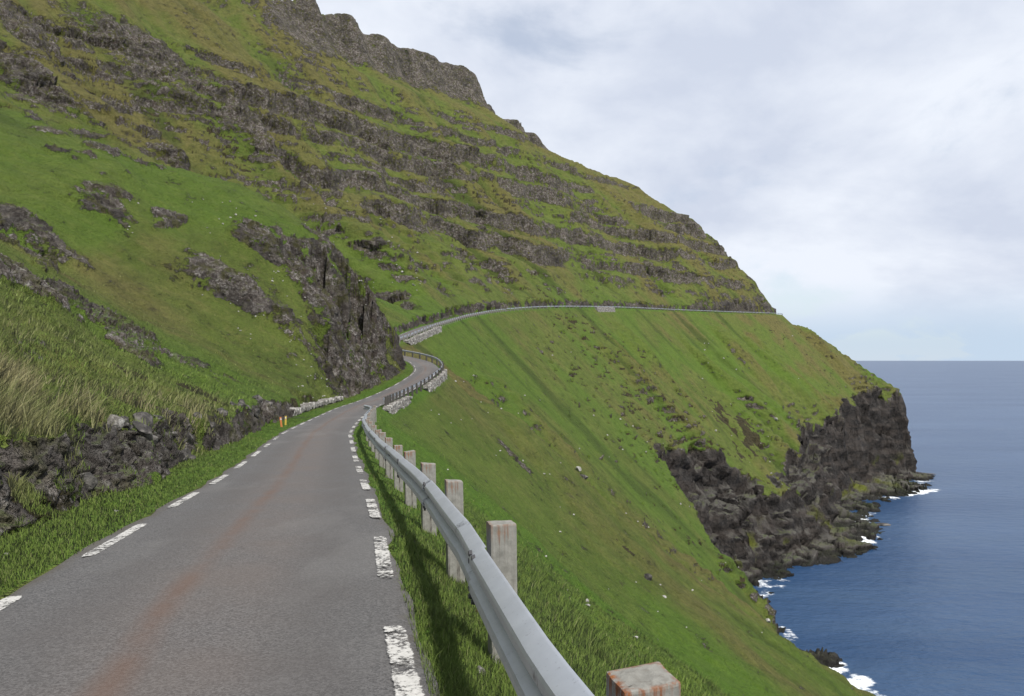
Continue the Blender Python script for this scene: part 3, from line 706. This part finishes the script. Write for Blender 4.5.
# ------------------------------------------------------------------ guardrails
PROF = [(0, .155), (.012, .152), (.078, .112), (.085, .098), (.085, .066), (.078, .052), (.012, .016), (.006, 0), (.012, -.016), (.078, -.052), (.085, -.066), (.085, -.098), (.078, -.112), (.012, -.152), (0, -.155)]
def beam_mesh(path, nrm, thick=.004, prof=PROF):
    """path: points of the beam's back plane at mid height; nrm: unit vectors towards the traffic"""
    path = np.asarray(path); m = len(prof); n_ = len(path)
    pr_ = np.array(prof); full = np.r_[pr_, (pr_ - [thick, 0])[::-1]]; mm = len(full)
    V = np.zeros((n_, mm, 3)); V[..., 0] = path[:, None, 0] + nrm[:, None, 0] * full[None, :, 0]; V[..., 1] = path[:, None, 1] + nrm[:, None, 1] * full[None, :, 0]; V[..., 2] = path[:, None, 2] + full[None, :, 1]
    j = np.arange(n_ * mm).reshape(n_, mm); j2 = np.roll(j, -1, 1)
    fcs = np.stack([j[:-1], j2[:-1], j2[1:], j[1:]], -1).reshape(-1, 4)
    return V.reshape(-1, 3), fcs
def add_obj(name, V, fcs, mat, parent=None, origin=None, smooth=False):
    V = np.array(V, float)
    if origin is not None: V = V - np.asarray(origin)
    me = bpy.data.meshes.new(name); me.from_pydata([tuple(v) for v in V], [], [tuple(int(i) for i in f) for f in fcs]); me.update()
    for p in me.polygons: p.use_smooth = smooth
    if smooth: me.set_sharp_from_angle(angle=.3)
    me.materials.append(mat); o = bpy.data.objects.new(name, me); COL.objects.link(o)
    if origin is not None: o.location = origin
    if parent: o.parent = parent; 
    return o
def box_bm(w, d, h, bev=.012, topslope=.0, jit=0.0, sub=0):
    bm = bmesh.new(); bmesh.ops.create_cube(bm, size=1)
    for v in bm.verts: v.co = Vector((v.co.x * w, v.co.y * d, (v.co.z + .5) * h))
    if sub: bmesh.ops.subdivide_edges(bm, edges=bm.edges[:], cuts=sub, use_grid_fill=True)
    for v in bm.verts:
        if v.co.z > h * .9: v.co.z += topslope * v.co.x / w
        if jit: v.co += Vector((random.uniform(-jit, jit), random.uniform(-jit, jit), random.uniform(-jit, jit)))
    if bev: bmesh.ops.bevel(bm, geom=[e for e in bm.edges if e.calc_face_angle(0) > .6], offset=bev, segments=2, profile=.6, affect='EDGES')
    return bm
def bm_mesh(name, bm, mat, smooth=False):
    me = bpy.data.meshes.new(name); bm.to_mesh(me); bm.free(); me.materials.append(mat)
    for p in me.polygons: p.use_smooth = smooth
    return me
def link(name, me, parent, loc, rz=0, rx=0, ry=0):
    o = bpy.data.objects.new(name, me); COL.objects.link(o); o.parent = parent; o.location = loc; o.rotation_euler = (rx, ry, rz); return o

post_meshes = [bm_mesh('post', box_bm(.165 + .006 * k, .165, 1.25, .010, .018 * (k % 3 - 1), .003, 2), M_POST) for k in range(4)]
bm = bmesh.new(); bmesh.ops.create_cone(bm, cap_ends=True, segments=8, radius1=.02, radius2=.016, depth=.02); bolt_me = bm_mesh('bolt', bm, M_DARKMETAL)
slim_post = bm_mesh('post', box_bm(.15, .13, 1.2, .012), M_POST)
slim_dark = bm_mesh('post', box_bm(.17, .15, 1.35, .012), M_WOODPOST)

def guardrail(s0, s1, off, label, group, spacing=2.5, section=4.0, posth=.84, postme=None, near=False, endturn=0, first=0.0, step=.5, beam_top=-.03, wob=.0, mat=M_GALV, th=1.0):
    """a steel beam guardrail standing on the seaward edge between two road stations"""
    pm, nm = road_at(np.array([s0 + S0])); g0 = ground(pm[0, 0] + nm[0, 0] * (off + .15), pm[0, 1] + nm[0, 1] * (off + .15))[0]
    base = np.array([pm[0, 0] + nm[0, 0] * off, pm[0, 1] + nm[0, 1] * off, g0])
    root = empty('guardrail', up(base)); tag(root, label, 'guardrail', group)
    rz_ = lambda n_: math.atan2(n_[1], n_[0])
    sp = np.arange(s0 - first, s1, spacing); pts, nms = road_at(sp + S0)
    po = np.interp(sp, [-3, 2.6, 5.5], [off - .19, off - .16, off - .02]) + .165 if near else off + .115
    gz = ground(pts[:, 0] + nms[:, 0] * po, pts[:, 1] + nms[:, 1] * po)
    tops = pts[:, 2] + posth - (.03 if not near else 0)
    ks = np.ones(3) / 3
    tp = np.pad(tops, 1, mode='edge'); tops_s = np.convolve(tp, ks, 'valid')
    for k in range(len(sp)):
        if sp[k] < s0 - 1e-6 - (10 if near else 0): continue
        me_ = postme or post_meshes[(k * 7) % 4]
        hh = 1.25 if me_ in post_meshes else (1.2 if me_ is slim_post else 1.35)
        tz = tops_s[k] + (random.uniform(-.03, .05) if near else 0)
        loc = np.array([pts[k, 0] + nms[k, 0] * np.broadcast_to(po, sp.shape)[k], pts[k, 1] + nms[k, 1] * np.broadcast_to(po, sp.shape)[k], tz - hh])
        if near and 0 < sp[k] < 22:
            bz = tz - .185; bl = np.array([pts[k, 0] + nms[k, 0] * (np.broadcast_to(po, sp.shape)[k] - .185), pts[k, 1] + nms[k, 1] * (np.broadcast_to(po, sp.shape)[k] - .185), bz])
            link('bolt', bolt_me, root, bl - base, rz_(nms[k]), 0, -math.pi / 2)
        link('post', me_, root, loc - base, rz_(nms[k]) + random.uniform(-.04, .04), random.uniform(-.02, .02), random.uniform(-.02, .02))
    a = s0
    while a < s1 - .3:
        b = min(a + section, s1); ss = np.arange(a - .06, b + .01 + step * .5, step if b - a > step else (b - a))
        ss = ss[ss <= b + .001]; ss = np.r_[ss, b] if ss[-1] < b - .01 else ss
        p, nn = road_at(ss + S0)
        oo = (np.interp(ss, [-3, 2.6, 5.5], [off - .19, off - .16, off - .02]) if near else np.full(len(ss), off)) - .014 * ((round((a - s0) / section)) % 2)
        zt = np.interp(ss, sp, tops_s) + beam_top - .155
        if wob: oo = oo + wob * np.sin(ss * .9) * .5 + wob * np.sin(ss * .37 + 1); zt = zt + wob * .6 * np.sin(ss * .63 + 2)
        if endturn:
            t = np.clip((ss - (s1 - 3.0)) / 3.0, 0, 1); oo = oo + endturn * t ** 2
        path = np.c_[p[:, 0] + nn[:, 0] * oo, p[:, 1] + nn[:, 1] * oo, zt]
        V, fcs = beam_mesh(path, -nn, prof=[(x_ * th, y_ * th) for x_, y_ in PROF])
        o = add_obj('beam', V - base, fcs, mat, root, smooth=True)
        if near and a - s0 < 34:                        # splice bolts at the far end of the section
            for h_ in (-.125, -.082, 0.082, .125):
                q_ = path[-1]
                for ds_ in (.05, .16):
                    f_ = np.array([q_[0] - nn[-1, 0] * .08 - RT_at(b)[0] * ds_, q_[1] - nn[-1, 1] * .08 - RT_at(b)[1] * ds_, q_[2] + h_])
                    bo = link('bolt', bolt_me, o, f_ - base, rz_(nn[-1]), 0, -math.pi / 2)
        a = b
    return root
def RT_at(s): return np.array([np.interp(s + S0, RS, RT[:, 0]), np.interp(s + S0, RS, RT[:, 1])])
G1 = guardrail(-3.2, 50.5, 1.90, 'galvanised steel guardrail on square concrete posts, close beside the road in the foreground', None, 2.7, 3.9, .60, near=True, endturn=-.55, first=-.05, step=.3, wob=.008)
sA = RS[np.argmin(np.abs(RP[:, 1] - 61) + 50 * (RS < S0))] - S0
sB = RS[np.argmin(np.hypot(RP[:, 0] + 23.2, RP[:, 1] - 122))] - S0
G2 = guardrail(sA, sB, 1.85, 'weathered guardrail with many dark posts curling round the hairpin bend', None, 1.9, 3.8, .80, postme=slim_dark, step=.5, th=.75)
s3, s4 = s_at_y(131, S0 + 120) - S0, s_at_y(250, S0 + 150) - S0
G3 = guardrail(s3, s4, 1.9, 'pale guardrail climbing the curve behind the rock spur', None, 2.5, 7.5, .85, postme=slim_post, step=1.5)
G4 = guardrail(s4 + .6, s4 + 345, 1.9, 'long thin guardrail on the far road across the green headland', None, 4.0, 12.0, .85, postme=slim_post, step=3.0)
print('rails', time.time() - T0)

# ------------------------------------------------------------------ stones
def rock_mesh(name, mat, seed, sub=3, squash=(1, 1, 1), rough=.35):
    r_ = random.Random(seed); bm = bmesh.new(); bmesh.ops.create_icosphere(bm, subdivisions=sub, radius=.5)
    cuts = [(Vector((r_.gauss(0, 1), r_.gauss(0, 1), r_.gauss(0, 1))).normalized(), r_.uniform(.24, .42)) for _ in range(13)]
    co = np.array([v.co[:] for v in bm.verts]); nz = fbm(co[:, 0] * 3 + seed, co[:, 1] * 3, co[:, 2] * 3, o=3, seed=seed) * rough * .16
    for v, q_ in zip(bm.verts, nz):
        for n_, d_ in cuts:
            e_ = v.co.dot(n_) - d_
            if e_ > 0: v.co -= n_ * e_ * .9
        v.co *= 1 + q_; v.co = Vector((v.co.x * squash[0], v.co.y * squash[1], v.co.z * squash[2]))
    return bm_mesh(name, bm, mat, False)
def stone_at(u, v, size, mat, label, seed, dmin=3, squash=(1, .8, .75), name='boulder', group=None, sink=.25, cat='rock', h=None):
    x, y, z = hit(u, v, dmin); w = size / F * y
    me_ = rock_mesh(name, mat, seed, 3, squash); o = bpy.data.objects.new(name, me_); COL.objects.link(o)
    o.location = (x, y, z + SEA + w * (.5 * squash[2] - sink)); o.scale = (w, w, w); o.rotation_euler = (0, 0, seed * 1.7)
    return tag(o, label, cat, group)
stone_at(480, 674, 17, M_STONE, 'small grey rounded rock in the grass at the foot of a guardrail post', 3, name='rock')
stone_at(476, 611, 15, M_RUSTSTONE, 'flat rust-coloured stone lying in bare soil under the guardrail', 4, squash=(1.3, .7, .35), name='rock')
stone_at(578, 470, 9, M_PALE, 'pale boulder with a dark hollow below it, alone on the bright slope', 5, 20)
stone_at(584, 478, 11, M_DARKSTONE, 'black boulder just below a pale one on the bright slope', 15, 20, squash=(1.2, .8, .6))
stone_at(648, 579, 11, M_DARKSTONE, 'dark blocky boulder standing alone low on the near grass slope', 6, 20, squash=(1, .9, .9))
stone_at(116, 424, 22, M_STONE, 'large flat grey rock face leaning on the roadside bank', 8, 6, squash=(.9, .5, 1.1), sink=.52)
stone_at(116, 511, 8, M_PALE, 'small white stone on the left verge below the rock bank', 11, 5, squash=(1.1, .9, .45), name='rock')
stone_at(7, 554, 8, M_PALE, 'small pale stone on the verge at the left picture edge', 12, 5, squash=(1.1, .9, .45), name='rock')
stone_at(768, 622, 7, M_PALE, 'pale boulder at the brink of the near slope above the sea', 13, 30) 
stone_at(664, 597, 7, M_PALE, 'pair of pale stones below the dark boulder on the slope', 14, 30, squash=(1.4, .7, .5))
stone_at(776, 420, 5, M_PALE, 'pale boulder at the head of the bare earth scar on the far slope', 16, 150)
R3 = random.Random(23)
bank_me = [rock_mesh('bank_rock', M_DARKSTONE, 70 + k, 3, (1, .8, .85)) for k in range(6)]
for k in range(34):
    sb_ = R3.uniform(6, 42); p_, n_ = road_at(np.array([sb_ + S0])); o_ = -(HW + 1.15 + R3.uniform(.10, .55)); xx, yy = p_[0, 0] + n_[0, 0] * o_, p_[0, 1] + n_[0, 1] * o_
    w_ = R3.uniform(.22, .62); o = bpy.data.objects.new('bank_rock', bank_me[k % 6]); COL.objects.link(o)
    o.location = (xx, yy, ground(xx, yy)[0] + SEA + w_ * .06); o.scale = (w_, w_ * R3.uniform(.7, 1.2), w_ * R3.uniform(.7, 1.2)); o.rotation_euler = (R3.uniform(-.6, .6), R3.uniform(-.6, .6), R3.uniform(0, 6.28))
    tag(o, 'angular rock jutting from the rough cutting left of the road', 'rock', 'rocks set in the roadside cutting')
# scattered pale stones
pm_ = [rock_mesh('stone', M_PALE, 40 + k, 2, (1, .8, .7)) for k in range(5)]
g_ = 'small pale stones scattered over the green slopes'
cnt = 0; tries = 0
R2 = random.Random(11)
while cnt < 190 and tries < 4000:
    tries += 1
    if cnt < 85: u, v = R2.uniform(420, 800), R2.uniform(330, 640)
    else: u, v = R2.uniform(20, 420), R2.uniform(200, 400)
    if v > 360 + (u - 330) * .9 + 60 or vnoise(np.array([u / 40]), np.array([v / 40]), seed=5)[0] < -.1: continue
    d = np.geomspace(14, 700, 900); x = (u - 512) / F * d; zt = (360 - v) / F * d; out = height(x, d); k = int(np.argmax(out[0] >= zt))
    if k == 0 or out[5][k] < 1.5 or out[1][k] > .4 or out[0][k] < -66: continue
    w = R2.choice((1.3, 1.8, 2.2, 2.8, 3.6)) / F * d[k] * .9; w = min(max(w, .18), 1.3)
    o = bpy.data.objects.new('stone', pm_[cnt % 5]); COL.objects.link(o); o.location = (x[k], d[k], out[0][k] + SEA + .12 * w); o.scale = (w, w, w); o.rotation_euler = (R2.uniform(-.4, .4), R2.uniform(-.4, .4), R2.uniform(0, 6))
    tag(o, 'small pale stone lying loose on the open grass slope', 'stone', g_); cnt += 1
print('stones', cnt, time.time() - T0)

# skerries
def skerry(x, y, w, d, h, label, seed):
    me_ = rock_mesh('sea_rock', M_DARKSTONE, seed, 4, (1, 1, 1), .9); o = bpy.data.objects.new('sea_rock', me_); COL.objects.link(o)
    o.location = (x, y, h * .12); o.scale = (w, d, h); tag(o, label, 'rock')
x, y = px(500, 932, 474)[:2]; skerry(x, 520, 26, 9, 2.6, 'long low black skerry off the tip of the headland, ringed by surf', 61)
skerry((918 - 512) / F * 470, 470, 10, 5, 2.2, 'small black rock awash beside the tip of the rocky shelf', 62)
skerry((881 - 512) / F * 362, 362, 9, 5, 1.8, 'small black rock in the water off the middle of the shelf', 63)

# dry stone retaining walls under the road edge
def stone_wall(sa, sb, off, hgt, label, seed, sz=.42, mat=M_STONE, side=1, lift=0, batter=.18):
    r_ = random.Random(seed); bm = bmesh.new(); p, nn = road_at(np.array([(sa + sb) / 2 + S0])); base = np.array([p[0, 0] + nn[0, 0] * off, p[0, 1] + nn[0, 1] * off, p[0, 2] - hgt])
    rows = int(hgt / (sz * .62)) + 1
    for r in range(rows):
        s = sa + r_.uniform(0, .3)
        while s < sb:
            L = sz * r_.uniform(.8, 1.7); pc, nc = road_at(np.array([s + L / 2 + S0]))
            hh_ = sz * r_.uniform(.6, .85); zz = pc[0, 2] + lift - .1 - hgt + r * sz * .62 + hh_ / 2
            o_ = off + side * batter * (rows - r) * sz * .62 + r_.uniform(-.05, .05)
            top = pc[0, 2] + lift
            edge = min(1, min(s - sa, sb - s) / 2.5)
            if zz < top + .05 and (r / rows) > 1 - edge * 1.05 - r_.uniform(0, .15):
                m_ = Matrix.Translation(Vector((pc[0, 0] + nc[0, 0] * o_, pc[0, 1] + nc[0, 1] * o_, zz)) - Vector(base)) @ Matrix.Rotation(math.atan2(nc[0, 1], nc[0, 0]), 4, 'Z') @ Matrix.Rotation(r_.uniform(-.4, .4), 4, 'X')
                res = bmesh.ops.create_cube(bm, size=1, matrix=m_ @ Matrix.Diagonal((sz * 1.3, L * .97, hh_, 1)))
                for v in res['verts']: v.co += Vector((r_.uniform(-1, 1), r_.uniform(-1, 1), r_.uniform(-1, 1))) * sz * .10
            s += L
    bmesh.ops.bevel(bm, geom=bm.edges[:], offset=sz * .10, segments=1, affect='EDGES')
    # the mortarless core behind the face stones keeps it one body
    me_ = bm_mesh('stone_wall', bm, mat); o = bpy.data.objects.new('stone_wall', me_); COL.objects.link(o); o.location = up(base)
    return tag(o, label, 'stone wall')
stone_wall(sA - 1.5, sA + 13, 2.05, 1.5, 'rough grey dry stone wall holding up the road edge near the guardrail end', 1)
stone_wall(sA + 20, sA + 33, 2.05, 2.2, 'dry stone retaining wall bulging below the hairpin bend', 2)
stone_wall(s3 + 10, s3 + 40, 2.3, 2.6, 'long grey stone wall under the road behind the rock spur', 3, .6)
sf_ = s_at_y(338, S0 + 200) - S0
stone_wall(sf_, sf_ + 22, 2.6, 4.2, 'pale stone retaining wall below the far road on the green slope', 4, .9, M_STONE)
sl_ = s_at_y(40, S0) - S0
stone_wall(sl_ + 6, sl_ + 29, -(HW + 1.25), 1.1, 'low wall of pale rubble along the uphill road edge before the bend', 5, .46, M_STONE, -1, .45, .45)

# ------------------------------------------------------------------ marker posts on the left verge
def marker(u, v, hpx, mat, label, tilt):
    x, y, z = hit(u, v, 8); h_ = hpx / F * y
    root = empty('marker_post', (x, y, z + SEA)); tag(root, label, 'marker post')
    bm = box_bm(.085, .03, h_ + .15, .008); 
    link('stake', bm_mesh('stake', bm, mat), root, (0, 0, -.15), .1, 0, tilt)
    bm = box_bm(.055, .006, .06, .002); link('reflector', bm_mesh('reflector', bm, M_WHITE), root, (tilt * h_ * .7, -.021, h_ * .72), .1, 0, tilt)
marker(285.5, 425, 9, M_YELLOW, 'yellow marker stake upright on the left verge, right one of a pair', .02)
marker(282, 427, 10, M_ORANGE, 'orange leaning marker stake on the left verge, left one of a pair', -.12)

# ------------------------------------------------------------------ grass
fwd = P3[..., 1]; uu = 512 + F * P3[..., 0] / np.maximum(fwd, .1); vv = 360 - F * P3[..., 2] / np.maximum(fwd, .1)
ok = (fwd > 1.0) & (D3 < 120) & (uu > -60) & (uu < 1084) & (vv > -20) & (vv < 800) & (E_ > -.02) & (Z > -70)
elv = Z / np.maximum(fwd, .1); rmx = np.maximum.accumulate(np.where(fwd > .5, elv, -9), 1); ok &= elv > rmx - .01
ok[-1] = False; ok[:, -1] = False
ci, cj = np.where(ok)
du = np.abs(uu[np.minimum(ci + 1, NC - 1), cj] - uu[ci, cj]); dv = np.abs(vv[ci, np.minimum(cj + 1, NR - 1)] - vv[ci, cj])
dens = np.clip(du * dv, 0, 8) * np.interp(D3[ci, cj], [0, 4, 12, 25, 45, 70], [1.2, 1.2, .9, .5, .2, .0]) * np.clip(.3 + E_[ci, cj] * 4, 0, 1)
ledge_ = sst(.15, .5, fbm(P3[ci, cj, 0] / .8, P3[ci, cj, 1] / .8, P3[ci, cj, 2] / .5, o=2, seed=140))
dens = dens * np.where(OFF[ci, cj] < 0, np.interp(E_[ci, cj], [3, 6, 12], [1, .45, .3]), np.interp(E_[ci, cj], [.8, 1.6, 4], [1, .6, .45]))
dens = dens * np.where(ROCK[ci, cj] < .45, 1, .30 * ledge_ * sst(40, 20, D3[ci, cj]))
cum_ = np.cumsum(dens); NB = int(min(cum_[-1], 620000)); print('blades', NB, cum_[-1])
pick = np.searchsorted(cum_, rng.random(NB) * cum_[-1]); a, b = ci[pick], cj[pick]
fa, fb = rng.random(NB)[:, None], rng.random(NB)[:, None]
pb = (P3[a, b] * (1 - fa) + P3[a + 1, b] * fa) * (1 - fb) + (P3[a, b + 1] * (1 - fa) + P3[a + 1, b + 1] * fa) * fb
dd = D3[a, b]; ee = E_[a, b]; left = OFF[a, b] < 0
clump = fbm(pb[:, 0] / .9, pb[:, 1] / .9, o=3, seed=131); cl2 = fbm(pb[:, 0] / 5, pb[:, 1] / 5, o=3, seed=133)
lawn = np.where(left, sst(1.7, 1.0, ee), sst(2.8, 1.2, ee) * .85)
hb = (.04 + .02 * rng.random(NB)) * lawn + (1 - lawn) * (.085 + .075 * rng.random(NB)) * (1 + .7 * np.clip(clump, -.5, 1))
tus = sst(-.15, .4, cl2) * left * (1 - lawn) * sst(34, 18, dd) * sst(.0, .4, clump + .3) * sst(9, 3, ee)
brow = left * sst(.9, 1.3, ee) * sst(3.6, 2.2, ee) * sst(40, 20, dd); tus = np.maximum(tus, brow * sst(-.2, .3, clump) * .8)
hb = hb * (1 + 1.3 * tus); hb = hb * np.where(rng.random(NB) < .05, 1.9, 1.0) * rng.uniform(.75, 1.2, NB); hb = np.maximum(hb, 1.6 * dd / F)
wb = np.maximum(.0035, .65 * dd / F) * rng.uniform(.7, 1.3, NB)
az = rng.random(NB) * 6.283; lean = rng.uniform(.15, .75, NB) * hb; la = rng.random(NB) * 6.283
gdx = bil(DX, pb[:, 0], pb[:, 1]); gdy = bil(DY, pb[:, 0], pb[:, 1])
lx = np.cos(la) * lean - gdx * hb * .45 * (1 - lawn); ly = np.sin(la) * lean - gdy * hb * .45 * (1 - lawn)
sd_ = np.stack([np.cos(az) * wb / 2, np.sin(az) * wb / 2, 0 * wb], 1)
base_ = pb - [0, 0, .01]
mid_ = pb + np.stack([lx * .35, ly * .35, hb * .55], 1); tip_ = pb + np.stack([lx, ly, hb * .92], 1)
V = np.stack([base_ - sd_, base_ + sd_, mid_ + sd_ * .7, mid_ - sd_ * .7, tip_], 1).reshape(-1, 3)
k5 = np.arange(NB)[:, None] * 5
tris = np.concatenate([k5 + [0, 1, 2], k5 + [0, 2, 3], k5 + [3, 2, 4]], 0)
dryb = np.clip((DRY[a, b] - .25) * .9 * (1 - lawn) + tus * .9 + .25 * clump * (1 - lawn) - LUSH[a, b] * .5 + .10, 0, 1)
dryb = np.where(rng.random(NB) < .07, np.minimum(dryb + .5, 1), dryb)
grass = mesh_np('grass', up(V), tris, M_GRASS, True, {'dry': np.repeat(dryb, 5), 'tint': np.repeat(rng.random(NB), 5)})
at_ = grass.data.attributes.new('ground_normal', 'FLOAT_VECTOR', 'POINT'); at_.data.foreach_set('vector', np.repeat(NRM[a, b] + rng.normal(0, .22, (NB, 3)), 5, axis=0).astype(np.float32).ravel())
tag(grass, 'short green and straw coloured grass covering the near verges and slopes', 'grass', kind='stuff')
print('grass', time.time() - T0)

# ------------------------------------------------------------------ camera, light, sky
sc = bpy.context.scene
cam = bpy.data.cameras.new('camera'); cam.lens = F / 1024 * 36; cam.sensor_width = 36; cam.shift_y = 12 / 1024; cam.clip_start = .05; cam.clip_end = 200000
co_ = bpy.data.objects.new('camera', cam); COL.objects.link(co_); co_.location = (0, 0, SEA); co_.rotation_euler = (math.pi / 2, 0, 0); sc.camera = co_

SUN_EL, SUN_AZ = 51.0, 143.0          # azimuth clockwise from straight ahead
sun = bpy.data.lights.new('sun', 'SUN'); sun.energy = 4.6; sun.angle = math.radians(3.0); sun.color = (1, .955, .88)
so = bpy.data.objects.new('sun', sun); COL.objects.link(so)
dv_ = Vector((math.sin(math.radians(SUN_AZ)) * math.cos(math.radians(SUN_EL)), math.cos(math.radians(SUN_AZ)) * math.cos(math.radians(SUN_EL)), math.sin(math.radians(SUN_EL))))
so.rotation_euler = dv_.to_track_quat('Z', 'Y').to_euler(); so.location = (60, -40, 200)

w = bpy.data.worlds.new('World'); sc.world = w; w.use_nodes = True; nt = w.node_tree; nt.nodes.clear()
def N(t, **k):
    x = nt.nodes.new(t)
    for a_, b_ in k.items(): setattr(x, a_, b_)
    return x
L = nt.links.new
out = N('ShaderNodeOutputWorld'); bg = N('ShaderNodeBackground'); bg2 = N('ShaderNodeBackground'); mxs = N('ShaderNodeMixShader')
sky = N('ShaderNodeTexSky', sky_type='NISHITA'); sky.sun_disc = False; sky.sun_elevation = math.radians(SUN_EL); sky.sun_rotation = math.radians(SUN_AZ); sky.air_density = 1.0; sky.dust_density = .0; sky.ozone_density = 1.5
L(sky.outputs[0], bg.inputs[0]); bg.inputs[1].default_value = .10
tc = N('ShaderNodeTexCoord'); sep = N('ShaderNodeSeparateXYZ'); L(tc.outputs['Generated'], sep.inputs[0])
def MA(op, a_, b_=0.0):
    x = N('ShaderNodeMath', operation=op)
    for i, v in enumerate((a_, b_)):
        if isinstance(v, (int, float)): x.inputs[i].default_value = v
        else: L(v, x.inputs[i])
    return x.outputs[0]
def MR(v, a_, b_, c_, d_, sm=False):
    x = N('ShaderNodeMapRange'); x.interpolation_type = 'SMOOTHSTEP' if sm else 'LINEAR'; L(v, x.inputs[0])
    for i, k in enumerate((a_, b_, c_, d_)): x.inputs[i + 1].default_value = k
    return x.outputs[0]
zc_ = MA('ADD', MA('MAXIMUM', sep.outputs[2], 0.0), .42)
cmb = N('ShaderNodeCombineXYZ'); L(MA('DIVIDE', sep.outputs[0], zc_), cmb.inputs[0]); L(MA('DIVIDE', sep.outputs[1], zc_), cmb.inputs[1])
def WN(scale, det, ro, loc=(0, 0, 0), dist=0):
    mp = N('ShaderNodeMapping'); L(cmb.outputs[0], mp.inputs[0]); mp.inputs['Location'].default_value = loc; mp.inputs['Scale'].default_value = (1, 1, 1)
    x = N('ShaderNodeTexNoise'); L(mp.outputs[0], x.inputs['Vector']); x.inputs['Scale'].default_value = scale; x.inputs['Detail'].default_value = det; x.inputs['Roughness'].default_value = ro; x.inputs['Distortion'].default_value = dist; return x.outputs[0]
cov = WN(2.6, 8, .56, (3.1, 1.7, 0), .3); shade = WN(2.3, 8, .56, (8.2, 4.4, 0), .2); fine = WN(4, 5, .5, (1, 7, 0))
cr = N('ShaderNodeValToRGB'); L(MA('ADD', shade, MA('MULTIPLY', MA('SUBTRACT', fine, .5), .12)), cr.inputs[0])
cr.color_ramp.elements[0].position = .38; cr.color_ramp.elements[0].color = (.54, .59, .70, 1); cr.color_ramp.elements[1].position = .61; cr.color_ramp.elements[1].color = (.73, .77, .845, 1)
bg2.inputs[1].default_value = 1.0
cf = MR(cov, .32, .48, .62, 1, True)
low = MR(sep.outputs[2], .015, .10, 1, 0, True)
hzm = N('ShaderNodeMix', data_type='RGBA'); L(low, hzm.inputs[0]); L(cr.outputs[0], hzm.inputs[6]); hzm.inputs[7].default_value = (.48, .585, .71, 1)
L(hzm.outputs[2], bg2.inputs[0])
L(MA('MAXIMUM', cf, MA('MULTIPLY', low, .9)), mxs.inputs[0]); L(bg.outputs[0], mxs.inputs[1]); L(bg2.outputs[0], mxs.inputs[2]); L(mxs.outputs[0], out.inputs[0])

sc.render.engine = 'CYCLES'; sc.view_settings.view_transform = 'Standard'; sc.view_settings.look = 'None'; sc.view_settings.exposure = 0.25; sc.view_settings.gamma = 1
sc.cycles.max_bounces = 6; sc.cycles.use_denoising = True
print('done', time.time() - T0)
